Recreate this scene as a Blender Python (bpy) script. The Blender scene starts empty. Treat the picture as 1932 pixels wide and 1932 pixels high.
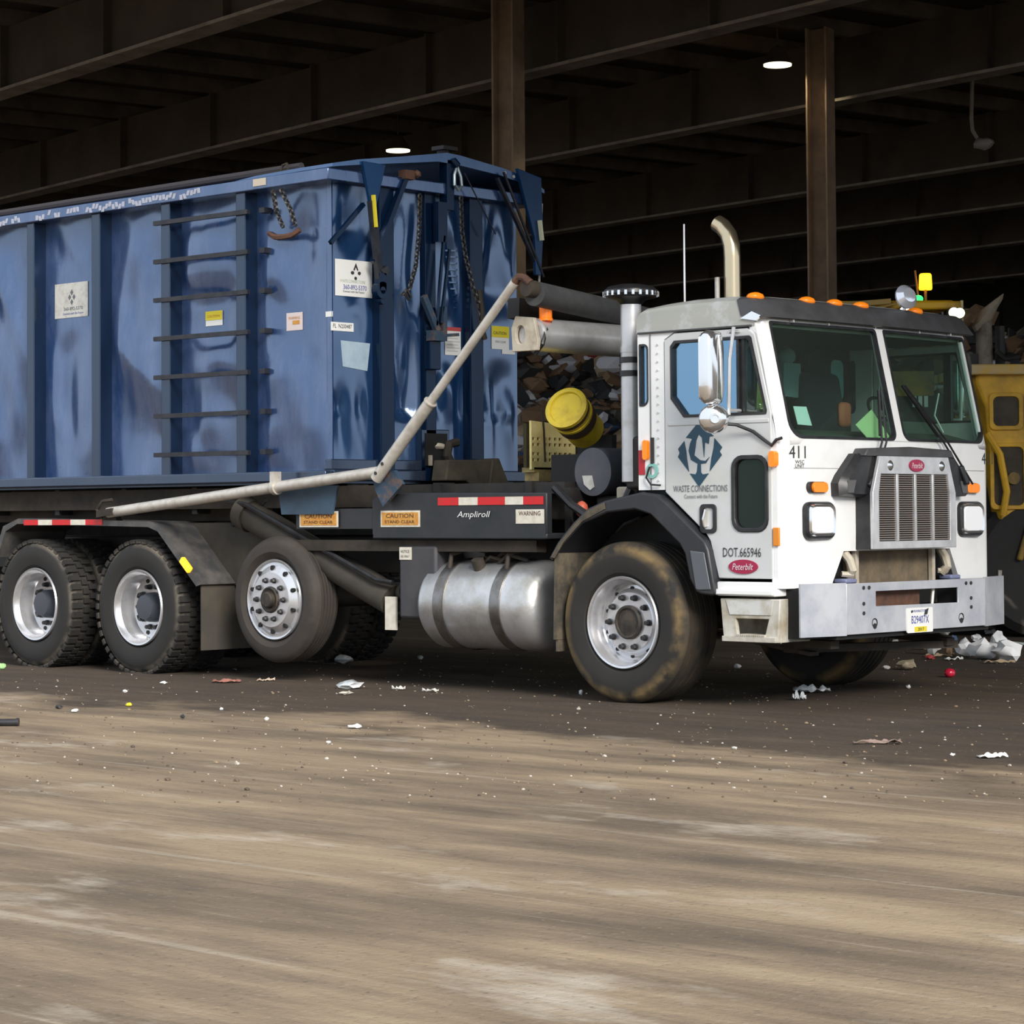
import bpy, bmesh, math, random
from mathutils import Vector, Matrix, noise
SC = bpy.context.scene; COL = SC.collection
PI = math.pi
# ------------------------------------------------------------------ camera
F, YAW, PITCH, ROLL = 4630.84, 0.75082146, 0.032609448, -0.0070594096
CAM = Vector((10.4583171, -12.2353789, 1.23291312))
cy, sy, cp, sp = math.cos(YAW), math.sin(YAW), math.cos(PITCH), math.sin(PITCH)
FWD = Vector((-sy*cp, cy*cp, sp)); R0 = Vector((cy, sy, 0)); U0 = R0.cross(FWD)
RGT = math.cos(ROLL)*R0 + math.sin(ROLL)*U0; UPV = -math.sin(ROLL)*R0 + math.cos(ROLL)*U0
cam = bpy.data.cameras.new('camera'); cam_o = bpy.data.objects.new('camera', cam); COL.objects.link(cam_o)
M = Matrix((RGT, UPV, -FWD)).transposed().to_4x4(); M.translation = CAM
cam_o.matrix_world = M
cam.sensor_width = 36; cam.lens = 36*F/1932; cam.shift_y = -145/1932; cam.clip_end = 500
SC.camera = cam_o
# ------------------------------------------------------------------ light
SC.view_settings.view_transform = 'Standard'; SC.view_settings.look = 'None'
SC.view_settings.exposure = 0.6; SC.view_settings.gamma = 1; SC.view_settings.use_curve_mapping = False
w = bpy.data.worlds.new('overcast_sky'); SC.world = w; w.use_nodes = True
w.node_tree.nodes['Background'].inputs[0].default_value = (0.80, 0.89, 1.0, 1)
w.node_tree.nodes['Background'].inputs[1].default_value = 0.78
sun = bpy.data.lights.new('hazy_sun', 'SUN'); sun.energy = 3.7; sun.angle = math.radians(25); sun.color = (1, .95, .88)
sun_o = bpy.data.objects.new('hazy_sun', sun); COL.objects.link(sun_o)
SAZ, SEL = math.radians(-24), math.radians(30)      # azimuth from +X towards -Y, elevation
sd = Vector((math.cos(SAZ)*math.cos(SEL), math.sin(SAZ)*math.cos(SEL), math.sin(SEL)))
sun_o.rotation_euler = sd.to_track_quat('Z', 'Y').to_euler(); sun_o.location = (12, -10, 12)
random.seed(7)

# ------------------------------------------------------------------ materials
MATS = {}
def mat(name, col, rough=.5, metal=0., col2=None, scale=6., lo=.4, hi=.65, bump=0., bscale=40., emit=0., coat=0., stretch=(1,1,1), detail=6.):
    if name in MATS: return MATS[name]
    m = bpy.data.materials.new(name); m.use_nodes = True; nt = m.node_tree; N = nt.nodes; L = nt.links
    p = N['Principled BSDF']
    p.inputs['Base Color'].default_value = (*col, 1); p.inputs['Roughness'].default_value = rough; p.inputs['Metallic'].default_value = metal
    p.inputs['Coat Weight'].default_value = coat; p.inputs['Coat Roughness'].default_value = .12
    tc = N.new('ShaderNodeTexCoord'); mp = N.new('ShaderNodeMapping'); mp.inputs['Scale'].default_value = stretch
    L.new(tc.outputs['Object'], mp.inputs[0])
    if col2:
        n = N.new('ShaderNodeTexNoise'); n.inputs['Scale'].default_value = scale; n.inputs['Detail'].default_value = detail; n.inputs['Roughness'].default_value = .65
        L.new(mp.outputs[0], n.inputs['Vector'])
        r = N.new('ShaderNodeMapRange'); r.inputs[1].default_value = lo; r.inputs[2].default_value = hi; L.new(n.outputs[0], r.inputs[0])
        x = N.new('ShaderNodeMix'); x.data_type = 'RGBA'; x.inputs[6].default_value = (*col, 1); x.inputs[7].default_value = (*col2, 1)
        L.new(r.outputs[0], x.inputs[0]); L.new(x.outputs[2], p.inputs['Base Color'])
    if bump:
        n = N.new('ShaderNodeTexNoise'); n.inputs['Scale'].default_value = bscale; n.inputs['Detail'].default_value = 4; L.new(mp.outputs[0], n.inputs['Vector'])
        b = N.new('ShaderNodeBump'); b.inputs['Strength'].default_value = bump; b.inputs['Distance'].default_value = .02
        L.new(n.outputs[0], b.inputs['Height']); L.new(b.outputs[0], p.inputs['Normal'])
    if emit:
        p.inputs['Emission Color'].default_value = (*col, 1); p.inputs['Emission Strength'].default_value = emit
    MATS[name] = m; return m
def glass(name, tint, mixin=.0, gcol=(1,1,1), dark=.3):
    # tinted pane: transparent tint + fresnel reflection + a thin coat of grime
    m = bpy.data.materials.new(name); m.use_nodes = True; nt = m.node_tree; N = nt.nodes; L = nt.links
    N.remove(N['Principled BSDF']); out = N['Material Output']
    t = N.new('ShaderNodeBsdfTransparent'); t.inputs[0].default_value = (*tint, 1)
    g = N.new('ShaderNodeBsdfGlossy'); g.inputs['Roughness'].default_value = .03; g.inputs[0].default_value = (*gcol, 1)
    f = N.new('ShaderNodeFresnel'); ge = N.new('ShaderNodeNewGeometry'); ir = N.new('ShaderNodeMapRange')
    ir.inputs[3].default_value = 1.5; ir.inputs[4].default_value = 1/1.5; L.new(ge.outputs['Backfacing'], ir.inputs[0]); L.new(ir.outputs[0], f.inputs[0])   # same reflectance on both faces of the thin pane
    a = N.new('ShaderNodeMath'); a.operation = 'ADD'; a.use_clamp = True; a.inputs[1].default_value = mixin; L.new(f.outputs[0], a.inputs[0])
    x = N.new('ShaderNodeMixShader'); L.new(a.outputs[0], x.inputs[0]); L.new(t.outputs[0], x.inputs[1]); L.new(g.outputs[0], x.inputs[2])
    d = N.new('ShaderNodeBsdfDiffuse'); d.inputs[0].default_value = (.5,.55,.5,1)
    y = N.new('ShaderNodeMixShader'); y.inputs[0].default_value = .02; L.new(x.outputs[0], y.inputs[1]); L.new(d.outputs[0], y.inputs[2])
    L.new(y.outputs[0], out.inputs[0]); MATS[name] = m; return m
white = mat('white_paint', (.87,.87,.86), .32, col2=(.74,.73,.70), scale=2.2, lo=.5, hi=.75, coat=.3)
whiteshade = mat('white_paint_shaded', (.60,.61,.61), .38, col2=(.52,.52,.47), scale=1.8, lo=.45, hi=.75, coat=.2)  # the cab's white paint, darkened to carry the side's shade
roofgrey = mat('roof_paint', (.40,.40,.36), .4, col2=(.50,.51,.50), scale=1.6, lo=.5, hi=.55)
visorm = mat('visor_plastic', (.075,.075,.08), .5, col2=(.055,.055,.055), scale=8)
blackp = mat('black_plastic', (.014,.014,.016), .38, col2=(.03,.03,.032), scale=9)
fenderm = mat('fender_rubber', (.022,.023,.028), .42, col2=(.05,.048,.045), scale=5, lo=.5, hi=.8)
fdirt = mat('fender_dirt', (.05,.045,.035), .8, col2=(.16,.125,.08), scale=7, lo=.4, hi=.7)
blackvoid = mat('black_steel_and_shade', (.008,.008,.008), .7)  # also stands for shaded hollows in the wheels and hook pocket
chrome = mat('chrome', (.86,.86,.86), .13, .92)
alum = mat('brushed_aluminium', (.66,.66,.67), .36, .55, col2=(.50,.49,.46), scale=5, lo=.45, hi=.7)
tankm = mat('tank_aluminium', (.66,.66,.67), .34, .75, col2=(.42,.39,.33), scale=4, lo=.45, hi=.75, bump=.06, bscale=30)
bumperm = mat('bumper_steel', (.62,.63,.66), .4, .35, col2=(.42,.44,.5), scale=3.5, lo=.4, hi=.7)
rimm = mat('polished_rim', (.68,.68,.70), .26, .72, col2=(.50,.48,.45), scale=9, lo=.5, hi=.8)
strapm = mat('steel_strap', (.30,.29,.28), .4, 1., col2=(.2,.18,.16), scale=9)
frame = mat('frame_black', (.011,.010,.010), .6, col2=(.030,.024,.018), scale=4, lo=.4, hi=.7)
panelm = mat('hoist_panel_black', (.016,.019,.023), .45, col2=(.026,.027,.03), scale=5)
brownst = mat('dirty_steel', (.050,.038,.026), .8, col2=(.022,.017,.013), scale=6, lo=.35, hi=.65)
dustpanel = mat('dusty_steel', (.032,.028,.023), .8, col2=(.060,.050,.037), scale=3, lo=.35, hi=.7)
polem = mat('pole_galvanised', (.62,.58,.52), .42, .35, col2=(.45,.40,.34), scale=10, lo=.45, hi=.7)
beigem = mat('beige_primer', (.55,.49,.39), .6, col2=(.36,.3,.22), scale=9, lo=.45, hi=.7)
stepm = mat('dirty_step', (.56,.54,.48), .55, col2=(.34,.29,.2), scale=6, lo=.4, hi=.65)
bucketm = mat('yellow_plastic', (.62,.47,.03), .45, col2=(.42,.30,.03), scale=7, lo=.45, hi=.7)
cratem = mat('yellow_crate_plastic', (.92,.78,.33), .5, col2=(.80,.62,.22), scale=7)
amber = mat('amber_lens', (1.,.25,.01), .25, emit=.12)
redlens = mat('red_lens', (.45,.02,.03), .3)
greenp = mat('teal_tag', (.25,.55,.48), .6)
lamp_glass = mat('headlamp_lens', (.93,.93,.94), .12, coat=1.)
red = mat('red_tape', (.62,.008,.012), .35, col2=(.5,.02,.02), scale=20)
tapew = mat('white_tape', (.72,.68,.58), .35, col2=(.6,.55,.45), scale=20)
paper = mat('paper_white', (.80,.80,.77), .7)
dingy = mat('dingy_sign', (.56,.56,.52), .6, col2=(.40,.37,.33), scale=14, lo=.45, hi=.7)
yellowl = mat('label_yellow', (.75,.62,.03), .6)
orangel = mat('label_orange', (.55,.22,.03), .6, col2=(.62,.34,.08), scale=30)
navy = mat('print_navy', (.02,.07,.14), .5)
teal = mat('emblem_teal', (.012,.055,.095), .45)
ink = mat('print_dark', (.035,.038,.042), .6)
inkgrey = mat('print_grey', (.12,.13,.14), .6)
bluetxt = mat('print_blue', (.05,.06,.32), .6)
ovalred = mat('badge_red', (.35,.015,.06), .3)
silver = mat('badge_silver', (.8,.7,.72), .4)
pinkt = mat('print_cream', (.8,.62,.5), .5)
rad_dirt = mat('muddy_radiator', (.12,.095,.065), .85, col2=(.2,.15,.09), scale=8, bump=.4, bscale=20)
grillem = mat('grille_slat', (.30,.26,.235), .5, .2)
rust = mat('rusty_steel', (.13,.06,.035), .8, col2=(.07,.035,.025), scale=12)
hookm = mat('rusty_blue', (.03,.06,.10), .6, col2=(.16,.09,.05), scale=10, lo=.5, hi=.65)
interior = mat('cab_lining', (.018,.026,.028), .85)
dashm = mat('dash_plastic', (.075,.095,.08), .6)
seatm = mat('seat_fabric', (.022,.034,.045), .9)
lime = mat('lime_paper', (.62,.80,.42), .6)
hivis = mat('hi_vis_cloth', (.45,.62,.05), .7)
skin_orange = mat('orange_cloth', (.45,.12,.06), .7)
wsglass = glass('windshield_glass', (.80,.92,.87), .0)
blueglass = glass('door_glass', (.25,.45,.55), .38, (.42,.70,.95))
lowglass = glass('lower_glass', (.16,.26,.20), .0, (.45,.6,.5))
tyre_front = None
def tyre_mat(name, base, ring, r0, r1, amt):
    m = bpy.data.materials.new(name); m.use_nodes = True; nt = m.node_tree; N = nt.nodes; L = nt.links; p = N['Principled BSDF']
    p.inputs['Roughness'].default_value = .78
    tc = N.new('ShaderNodeTexCoord'); s = N.new('ShaderNodeSeparateXYZ'); L.new(tc.outputs['Object'], s.inputs[0])
    c = N.new('ShaderNodeCombineXYZ'); L.new(s.outputs[0], c.inputs[0]); L.new(s.outputs[2], c.inputs[2])
    ln = N.new('ShaderNodeVectorMath'); ln.operation = 'LENGTH'; L.new(c.outputs[0], ln.inputs[0])
    n = N.new('ShaderNodeTexNoise'); n.inputs['Scale'].default_value = 6; n.inputs['Detail'].default_value = 5; L.new(tc.outputs['Object'], n.inputs['Vector'])
    # worn, muddy scuff band near the shoulder
    a = N.new('ShaderNodeMapRange'); a.inputs[1].default_value = r0; a.inputs[2].default_value = (r0+r1)/2; L.new(ln.outputs[1], a.inputs[0])
    b = N.new('ShaderNodeMapRange'); b.inputs[1].default_value = r1; b.inputs[2].default_value = (r0+r1)/2+.004; L.new(ln.outputs[1], b.inputs[0])
    mu = N.new('ShaderNodeMath'); mu.operation = 'MULTIPLY'; L.new(a.outputs[0], mu.inputs[0]); L.new(b.outputs[0], mu.inputs[1])
    nr = N.new('ShaderNodeMapRange'); nr.inputs[1].default_value = .38; nr.inputs[2].default_value = .6; nr.inputs[4].default_value = amt; L.new(n.outputs[0], nr.inputs[0])
    m2 = N.new('ShaderNodeMath'); m2.operation = 'MULTIPLY'; L.new(mu.outputs[0], m2.inputs[0]); L.new(nr.outputs[0], m2.inputs[1])
    x0 = N.new('ShaderNodeMix'); x0.data_type = 'RGBA'; x0.inputs[6].default_value = (*base, 1); x0.inputs[7].default_value = (base[0]*1.9, base[1]*1.75, base[2]*1.6, 1)
    L.new(n.outputs[0], x0.inputs[0])
    x = N.new('ShaderNodeMix'); x.data_type = 'RGBA'; x.inputs[7].default_value = (*ring, 1)
    L.new(m2.outputs[0], x.inputs[0]); L.new(x0.outputs[2], x.inputs[6]); L.new(x.outputs[2], p.inputs['Base Color'])
    return m
tyre_front = tyre_mat('tyre_scuffed', (.014,.013,.012), (.20,.135,.055), .43, .535, 1.)
tyre_rear = tyre_mat('tyre_dusty', (.013,.0125,.012), (.15,.125,.095), .47, .53, 1.)
tyre_tag = tyre_mat('tyre_brown', (.026,.022,.019), (.07,.06,.05), .40, .5, .5)
def paint_blue(name, base, light, amt, gl=1.9):
    m = bpy.data.materials.new(name); m.use_nodes = True; nt = m.node_tree; N = nt.nodes; L = nt.links; p = N['Principled BSDF']
    tc = N.new('ShaderNodeTexCoord')
    def nz(scale, det, st):
        mp = N.new('ShaderNodeMapping'); mp.inputs['Scale'].default_value = st; L.new(tc.outputs['Object'], mp.inputs[0])
        n = N.new('ShaderNodeTexNoise'); n.inputs['Scale'].default_value = scale; n.inputs['Detail'].default_value = det; n.inputs['Roughness'].default_value = .7; L.new(mp.outputs[0], n.inputs['Vector']); return n
    a = nz(2.0, 6, (1.6,1.6,.5)); r = N.new('ShaderNodeMapRange'); r.inputs[1].default_value = .42; r.inputs[2].default_value = .75; r.inputs[4].default_value = amt; L.new(a.outputs[0], r.inputs[0])
    x = N.new('ShaderNodeMix'); x.data_type = 'RGBA'; x.inputs[6].default_value = (*base,1); x.inputs[7].default_value = (*light,1); L.new(r.outputs[0], x.inputs[0])
    b = nz(26, 3, (1,1,.8)); r2 = N.new('ShaderNodeMapRange'); r2.inputs[1].default_value = .66; r2.inputs[2].default_value = .72; r2.inputs[4].default_value = .8; L.new(b.outputs[0], r2.inputs[0])
    y = N.new('ShaderNodeMix'); y.data_type = 'RGBA'; y.inputs[7].default_value = (.012,.014,.03,1); L.new(r2.outputs[0], y.inputs[0]); L.new(x.outputs[2], y.inputs[6])
    L.new(y.outputs[2], p.inputs['Base Color'])
    rr = N.new('ShaderNodeMapRange'); rr.inputs[3].default_value = .12; rr.inputs[4].default_value = .30; L.new(a.outputs[0], rr.inputs[0]); L.new(rr.outputs[0], p.inputs['Roughness'])
    p.inputs['IOR'].default_value = gl; p.inputs['Specular Tint'].default_value = (.60, .75, 1., 1)   # tints the gloss blue
    MATS[name] = m; return m
blue = paint_blue('container_blue', (.012,.036,.112), (.10,.13,.235), .75, 2.5)
bluefront = paint_blue('container_front_blue', (.006,.032,.100), (.02,.05,.12), .5, 2.6)
bluerib = paint_blue('container_blue_shaded', (.002,.007,.020), (.005,.014,.036), .4, 1.9)  # container blue darkened; the shade on the ribs is in the colour
postm = paint_blue('post_blue_shaded', (.002,.010,.030), (.005,.018,.05), .4, 1.38)  # container blue darkened, the posts' dim reflections painted in
bracketm = paint_blue('bracket_blue', (.004,.030,.095), (.01,.05,.13), .5, 1.4)
tarpblue = paint_blue('tarp_hood_blue', (.012,.055,.16), (.05,.11,.22), .6, 2.4)
railm = paint_blue('container_rail_blue', (.016,.026,.048), (.04,.05,.075), .7, 1.9)
barm = mat('ladder_bar', (.009,.011,.018), .5, col2=(.025,.026,.03), scale=12)

# ------------------------------------------------------------------ mesh builder
class B:
    def __init__(s): s.bm = bmesh.new()
    def V(s, *p): return s.bm.verts.new(p)
    def face(s, vs):
        try: return s.bm.faces.new(vs)
        except ValueError: return None
    def poly(s, pts): return s.face([s.V(*p) for p in pts])
    def box(s, x0, x1, y0, y1, z0, z1):
        v = [s.V(x, y, z) for x in (x0, x1) for y in (y0, y1) for z in (z0, z1)]
        for f in ((0,1,3,2),(4,6,7,5),(0,4,5,1),(2,3,7,6),(0,2,6,4),(1,5,7,3)): s.face([v[i] for i in f])
        return s
    def obox(s, c, ax, ay, az):
        c = Vector(c); ax = Vector(ax)/2; ay = Vector(ay)/2; az = Vector(az)/2
        v = [s.V(*(c+i*ax+j*ay+k*az)) for i in (-1,1) for j in (-1,1) for k in (-1,1)]
        for f in ((0,1,3,2),(4,6,7,5),(0,4,5,1),(2,3,7,6),(0,2,6,4),(1,5,7,3)): s.face([v[i] for i in f])
        return s
    def beam(s, p0, p1, wd, ht, up=(0,0,1)):
        p0 = Vector(p0); p1 = Vector(p1); d = p1-p0; u = Vector(up); sd = d.cross(u).normalized(); uu = sd.cross(d).normalized()
        return s.obox((p0+p1)/2, d, sd*wd, uu*ht)
    def loft(s, rings, closed=True, caps=True):
        R = [[s.V(*p) for p in r] for r in rings]; n = len(R[0])
        for a, b in zip(R, R[1:]):
            for i in range(n if closed else n-1):
                j = (i+1) % n; s.face([a[i], a[j], b[j], b[i]])
        if caps: s.face(list(reversed(R[0]))); s.face(R[-1])
        return s
    def cyl(s, p0, p1, r0, r1=None, seg=16, caps=True):
        p0 = Vector(p0); p1 = Vector(p1); r1 = r0 if r1 is None else r1
        d = (p1-p0).normalized(); u = d.orthogonal().normalized(); v = d.cross(u)
        return s.loft([[p+(u*math.cos(2*PI*i/seg)+v*math.sin(2*PI*i/seg))*r for i in range(seg)] for p, r in ((p0, r0), (p1, r1))], True, caps)
    def tube(s, pts, r, seg=8):
        pts = [Vector(p) for p in pts]; rings = []; u = None
        for i, p in enumerate(pts):
            d = (pts[min(i+1, len(pts)-1)]-pts[max(i-1, 0)]).normalized()
            u = d.orthogonal().normalized() if u is None else (u-d*u.dot(d)).normalized()
            v = d.cross(u); rr = r[i] if isinstance(r, (list, tuple)) else r
            rings.append([p+(u*math.cos(2*PI*k/seg)+v*math.sin(2*PI*k/seg))*rr for k in range(seg)])
        return s.loft(rings)
    def lathe(s, prof, o=(0,0,0), axis=(0,1,0), seg=48, a0=0., a1=2*PI, close=False):
        o = Vector(o); a = Vector(axis).normalized(); u = Vector((0,0,1)) if abs(a.z) < .9 else Vector((1,0,0)); u = (u-a*u.dot(a)).normalized(); v = a.cross(u)
        full = abs(a1-a0-2*PI) < 1e-6; n = seg if full else seg+1
        R = []
        for r, h in prof:
            if r < 1e-6: R.append([s.V(*(o+a*h))]); continue
            R.append([s.V(*(o+a*h+(u*math.cos(a0+(a1-a0)*i/seg)+v*math.sin(a0+(a1-a0)*i/seg))*r)) for i in range(n)])
        for p, q in zip(R, R[1:]):
            for i in range(seg):
                j = (i+1) % n
                f = [p[i] if len(p) > 1 else p[0]] + ([p[j]] if len(p) > 1 else []) + ([q[j]] if len(q) > 1 else []) + [q[i] if len(q) > 1 else q[0]]
                s.face(f)
        return s
    def prism(s, outer, holes, ax, a, b):
        # polygon with holes in the plane normal to ax, extruded from a to b
        def P(p, t): return {'x': (t, p[0], p[1]), 'y': (p[0], t, p[1]), 'z': (p[0], p[1], t)}[ax]
        loops = [outer]+list(holes); es = []; tops = []
        t = bmesh.new()
        for lp in loops:
            vs = [t.verts.new(P(p, a)) for p in lp]
            es += [t.edges.new((vs[i], vs[(i+1) % len(vs)])) for i in range(len(vs))]
        r = bmesh.ops.triangle_fill(t, use_beauty=True, use_dissolve=False, edges=es)
        t.verts.index_update()
        lo = [s.V(*v.co) for v in t.verts]; i_ = 'xyz'.index(ax)
        hi = []
        for v in t.verts:
            c = v.co.copy(); c[i_] = b; hi.append(s.V(*c))
        for f in t.faces:
            ii = [v.index for v in f.verts]; s.face([lo[k] for k in ii]); s.face([hi[k] for k in reversed(ii)])
        for e in t.edges:
            if len(e.link_faces) == 1:
                p, q = e.verts[0].index, e.verts[1].index; s.face([lo[p], lo[q], hi[q], hi[p]])
        t.free(); return s
    def grid(s, f, nu, nv):
        V = [[s.V(*f(i/nu, j/nv)) for j in range(nv+1)] for i in range(nu+1)]
        for i in range(nu):
            for j in range(nv): s.face([V[i][j], V[i+1][j], V[i+1][j+1], V[i][j+1]])
        return s
    def ico(s, c, r, sub=2, sc=(1,1,1), nz=0., ns=2., seed=0):
        g = bmesh.ops.create_icosphere(s.bm, subdivisions=sub, radius=1.)
        for v in g['verts']:
            k = 1+nz*noise.noise(v.co*ns+Vector((seed*7.3, seed*3.1, seed)))
            v.co = Vector((v.co.x*sc[0], v.co.y*sc[1], v.co.z*sc[2]))*r*k+Vector(c)
        return s
def ring(b, outer, inner, ax, a, c):
    def P(p, t): return {'x': (t, p[0], p[1]), 'y': (p[0], t, p[1]), 'z': (p[0], p[1], t)}[ax]
    L_ = [[b.V(*P(p, t)) for p in q] for q, t in ((outer, a), (outer, c), (inner, c), (inner, a))]; n = len(outer)
    for k in range(4):
        p, q = L_[k], L_[(k+1) % 4]
        for i in range(n): b.face([p[i], p[(i+1) % n], q[(i+1) % n], q[i]])
def rrect(x0, x1, z0, z1, r, n=4):
    r4 = r if isinstance(r, (list, tuple)) else [r]*4     # corners: (x0,z0),(x1,z0),(x1,z1),(x0,z1)
    P = []
    for (cx, cz, a, q) in ((x0, z0, PI, r4[0]), (x1, z0, 1.5*PI, r4[1]), (x1, z1, 0, r4[2]), (x0, z1, .5*PI, r4[3])):
        ox = cx+(q if cx == x0 else -q); oz = cz+(q if cz == z0 else -q)
        if q == 0: P.append((cx, cz)); continue
        for i in range(n+1): P.append((ox+q*math.cos(a+i*PI/2/n), oz+q*math.sin(a+i*PI/2/n)))
    return P
def ellipse(cx, cz, a, b, n=24): return [(cx+a*math.cos(2*PI*i/n), cz+b*math.sin(2*PI*i/n)) for i in range(n)]
OFF = {}
def obj(name, b, m, parent=None, sm=35, bev=0., loc=None, raw=False):
    bm = b.bm; bmesh.ops.remove_doubles(bm, verts=bm.verts, dist=1e-5); bmesh.ops.recalc_face_normals(bm, faces=bm.faces)
    me = bpy.data.meshes.new(name); bm.to_mesh(me); bm.free()
    if sm: me.shade_smooth(); me.set_sharp_from_angle(angle=math.radians(sm))
    o = bpy.data.objects.new(name, me); COL.objects.link(o)
    for q in (m if isinstance(m, (list, tuple)) else [m]): me.materials.append(q)
    if bev:
        d = o.modifiers.new('bevel', 'BEVEL'); d.width = bev; d.segments = 2; d.limit_method = 'ANGLE'; d.angle_limit = math.radians(40)
    if parent:
        o.parent = parent
        if parent.name in OFF and not raw: o.location = -OFF[parent.name]
    if loc is not None: o.location = Vector(loc)
    return o
def empty(name, loc, label, cat, group=None, rz=0.):
    o = bpy.data.objects.new(name, None); COL.objects.link(o); o.location = loc; o.rotation_euler.z = rz; o.empty_display_size = .3
    OFF[o.name] = Vector(loc); o['label'] = label; o['category'] = cat
    if group: o['group'] = group
    return o
def tag(o, label, cat, group=None):
    o['label'] = label; o['category'] = cat
    if group: o['group'] = group
    return o
def copy_tree(o, parent=None, loc=None):
    c = o.copy(); COL.objects.link(c)
    if parent: c.parent = parent
    if loc is not None: c.location = loc
    for ch in list(o.children): copy_tree(ch, c)
    return c
def text(s, width, height, o, ex, ey, m, parent, name='lettering', thick=.002, shear=0.):
    # lettering mesh centred on o, spanning width along ex and height along ey
    cu = bpy.data.curves.new('t', 'FONT'); cu.body = s; cu.align_x = 'LEFT'; cu.resolution_u = 2; cu.shear = shear
    t = bpy.data.objects.new('t', cu); me = bpy.data.meshes.new_from_object(t)
    bpy.data.objects.remove(t); bpy.data.curves.remove(cu)
    xs = [v.co.x for v in me.vertices]; ys = [v.co.y for v in me.vertices]
    x0, x1, y0, y1 = min(xs), max(xs), min(ys), max(ys); ex = Vector(ex); ey = Vector(ey); nn = ex.cross(ey)
    for v in me.vertices:
        v.co = Vector(o)+ex*((v.co.x-x0)/(x1-x0)-.5)*width+ey*((v.co.y-y0)/(y1-y0)-.5)*height+nn*thick
    me.name = name; me.materials.append(m); ob = bpy.data.objects.new(name, me); COL.objects.link(ob)
    ob.parent = parent
    if parent.name in OFF: ob.location = -OFF[parent.name]
    return ob
EX, EY, EZ = (1,0,0), (0,1,0), (0,0,1)
def struct(o): o['kind'] = 'structure'; return o
def cam_pt(px, py, z):                       # a point seen at (px, py) of the photograph, z metres ahead of the camera
    return CAM+FWD*z+RGT*((px-966)/F*z)-UPV*((py-821)/F*z)

# ------------------------------------------------------------------ building shell
BA = math.radians(9.5)
AX = Vector((-math.cos(BA), math.sin(BA), 0)); NX = Vector((math.sin(BA), math.cos(BA), 0))   # along the girders (to the left), into the hall
def bp(a, n, z): p = Vector((CAM.x, CAM.y, 0))+AX*a+NX*n; return Vector((p.x, p.y, z))
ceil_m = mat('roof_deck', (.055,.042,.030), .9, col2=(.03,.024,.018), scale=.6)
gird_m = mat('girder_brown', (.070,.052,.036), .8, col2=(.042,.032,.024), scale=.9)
flange_m = mat('flange_pale', (.30,.26,.21), .85, col2=(.18,.15,.115), scale=2)  # paler than the girder web
purl_m = mat('purlin_pale', (.13,.10,.075), .85, col2=(.07,.055,.042), scale=1.5)  # paler than the roof deck
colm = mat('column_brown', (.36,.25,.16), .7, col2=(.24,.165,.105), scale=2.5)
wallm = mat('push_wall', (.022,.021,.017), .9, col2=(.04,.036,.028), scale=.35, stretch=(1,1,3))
A0, A1, N0, N1 = -4., 175., 8.0, 64.
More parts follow.
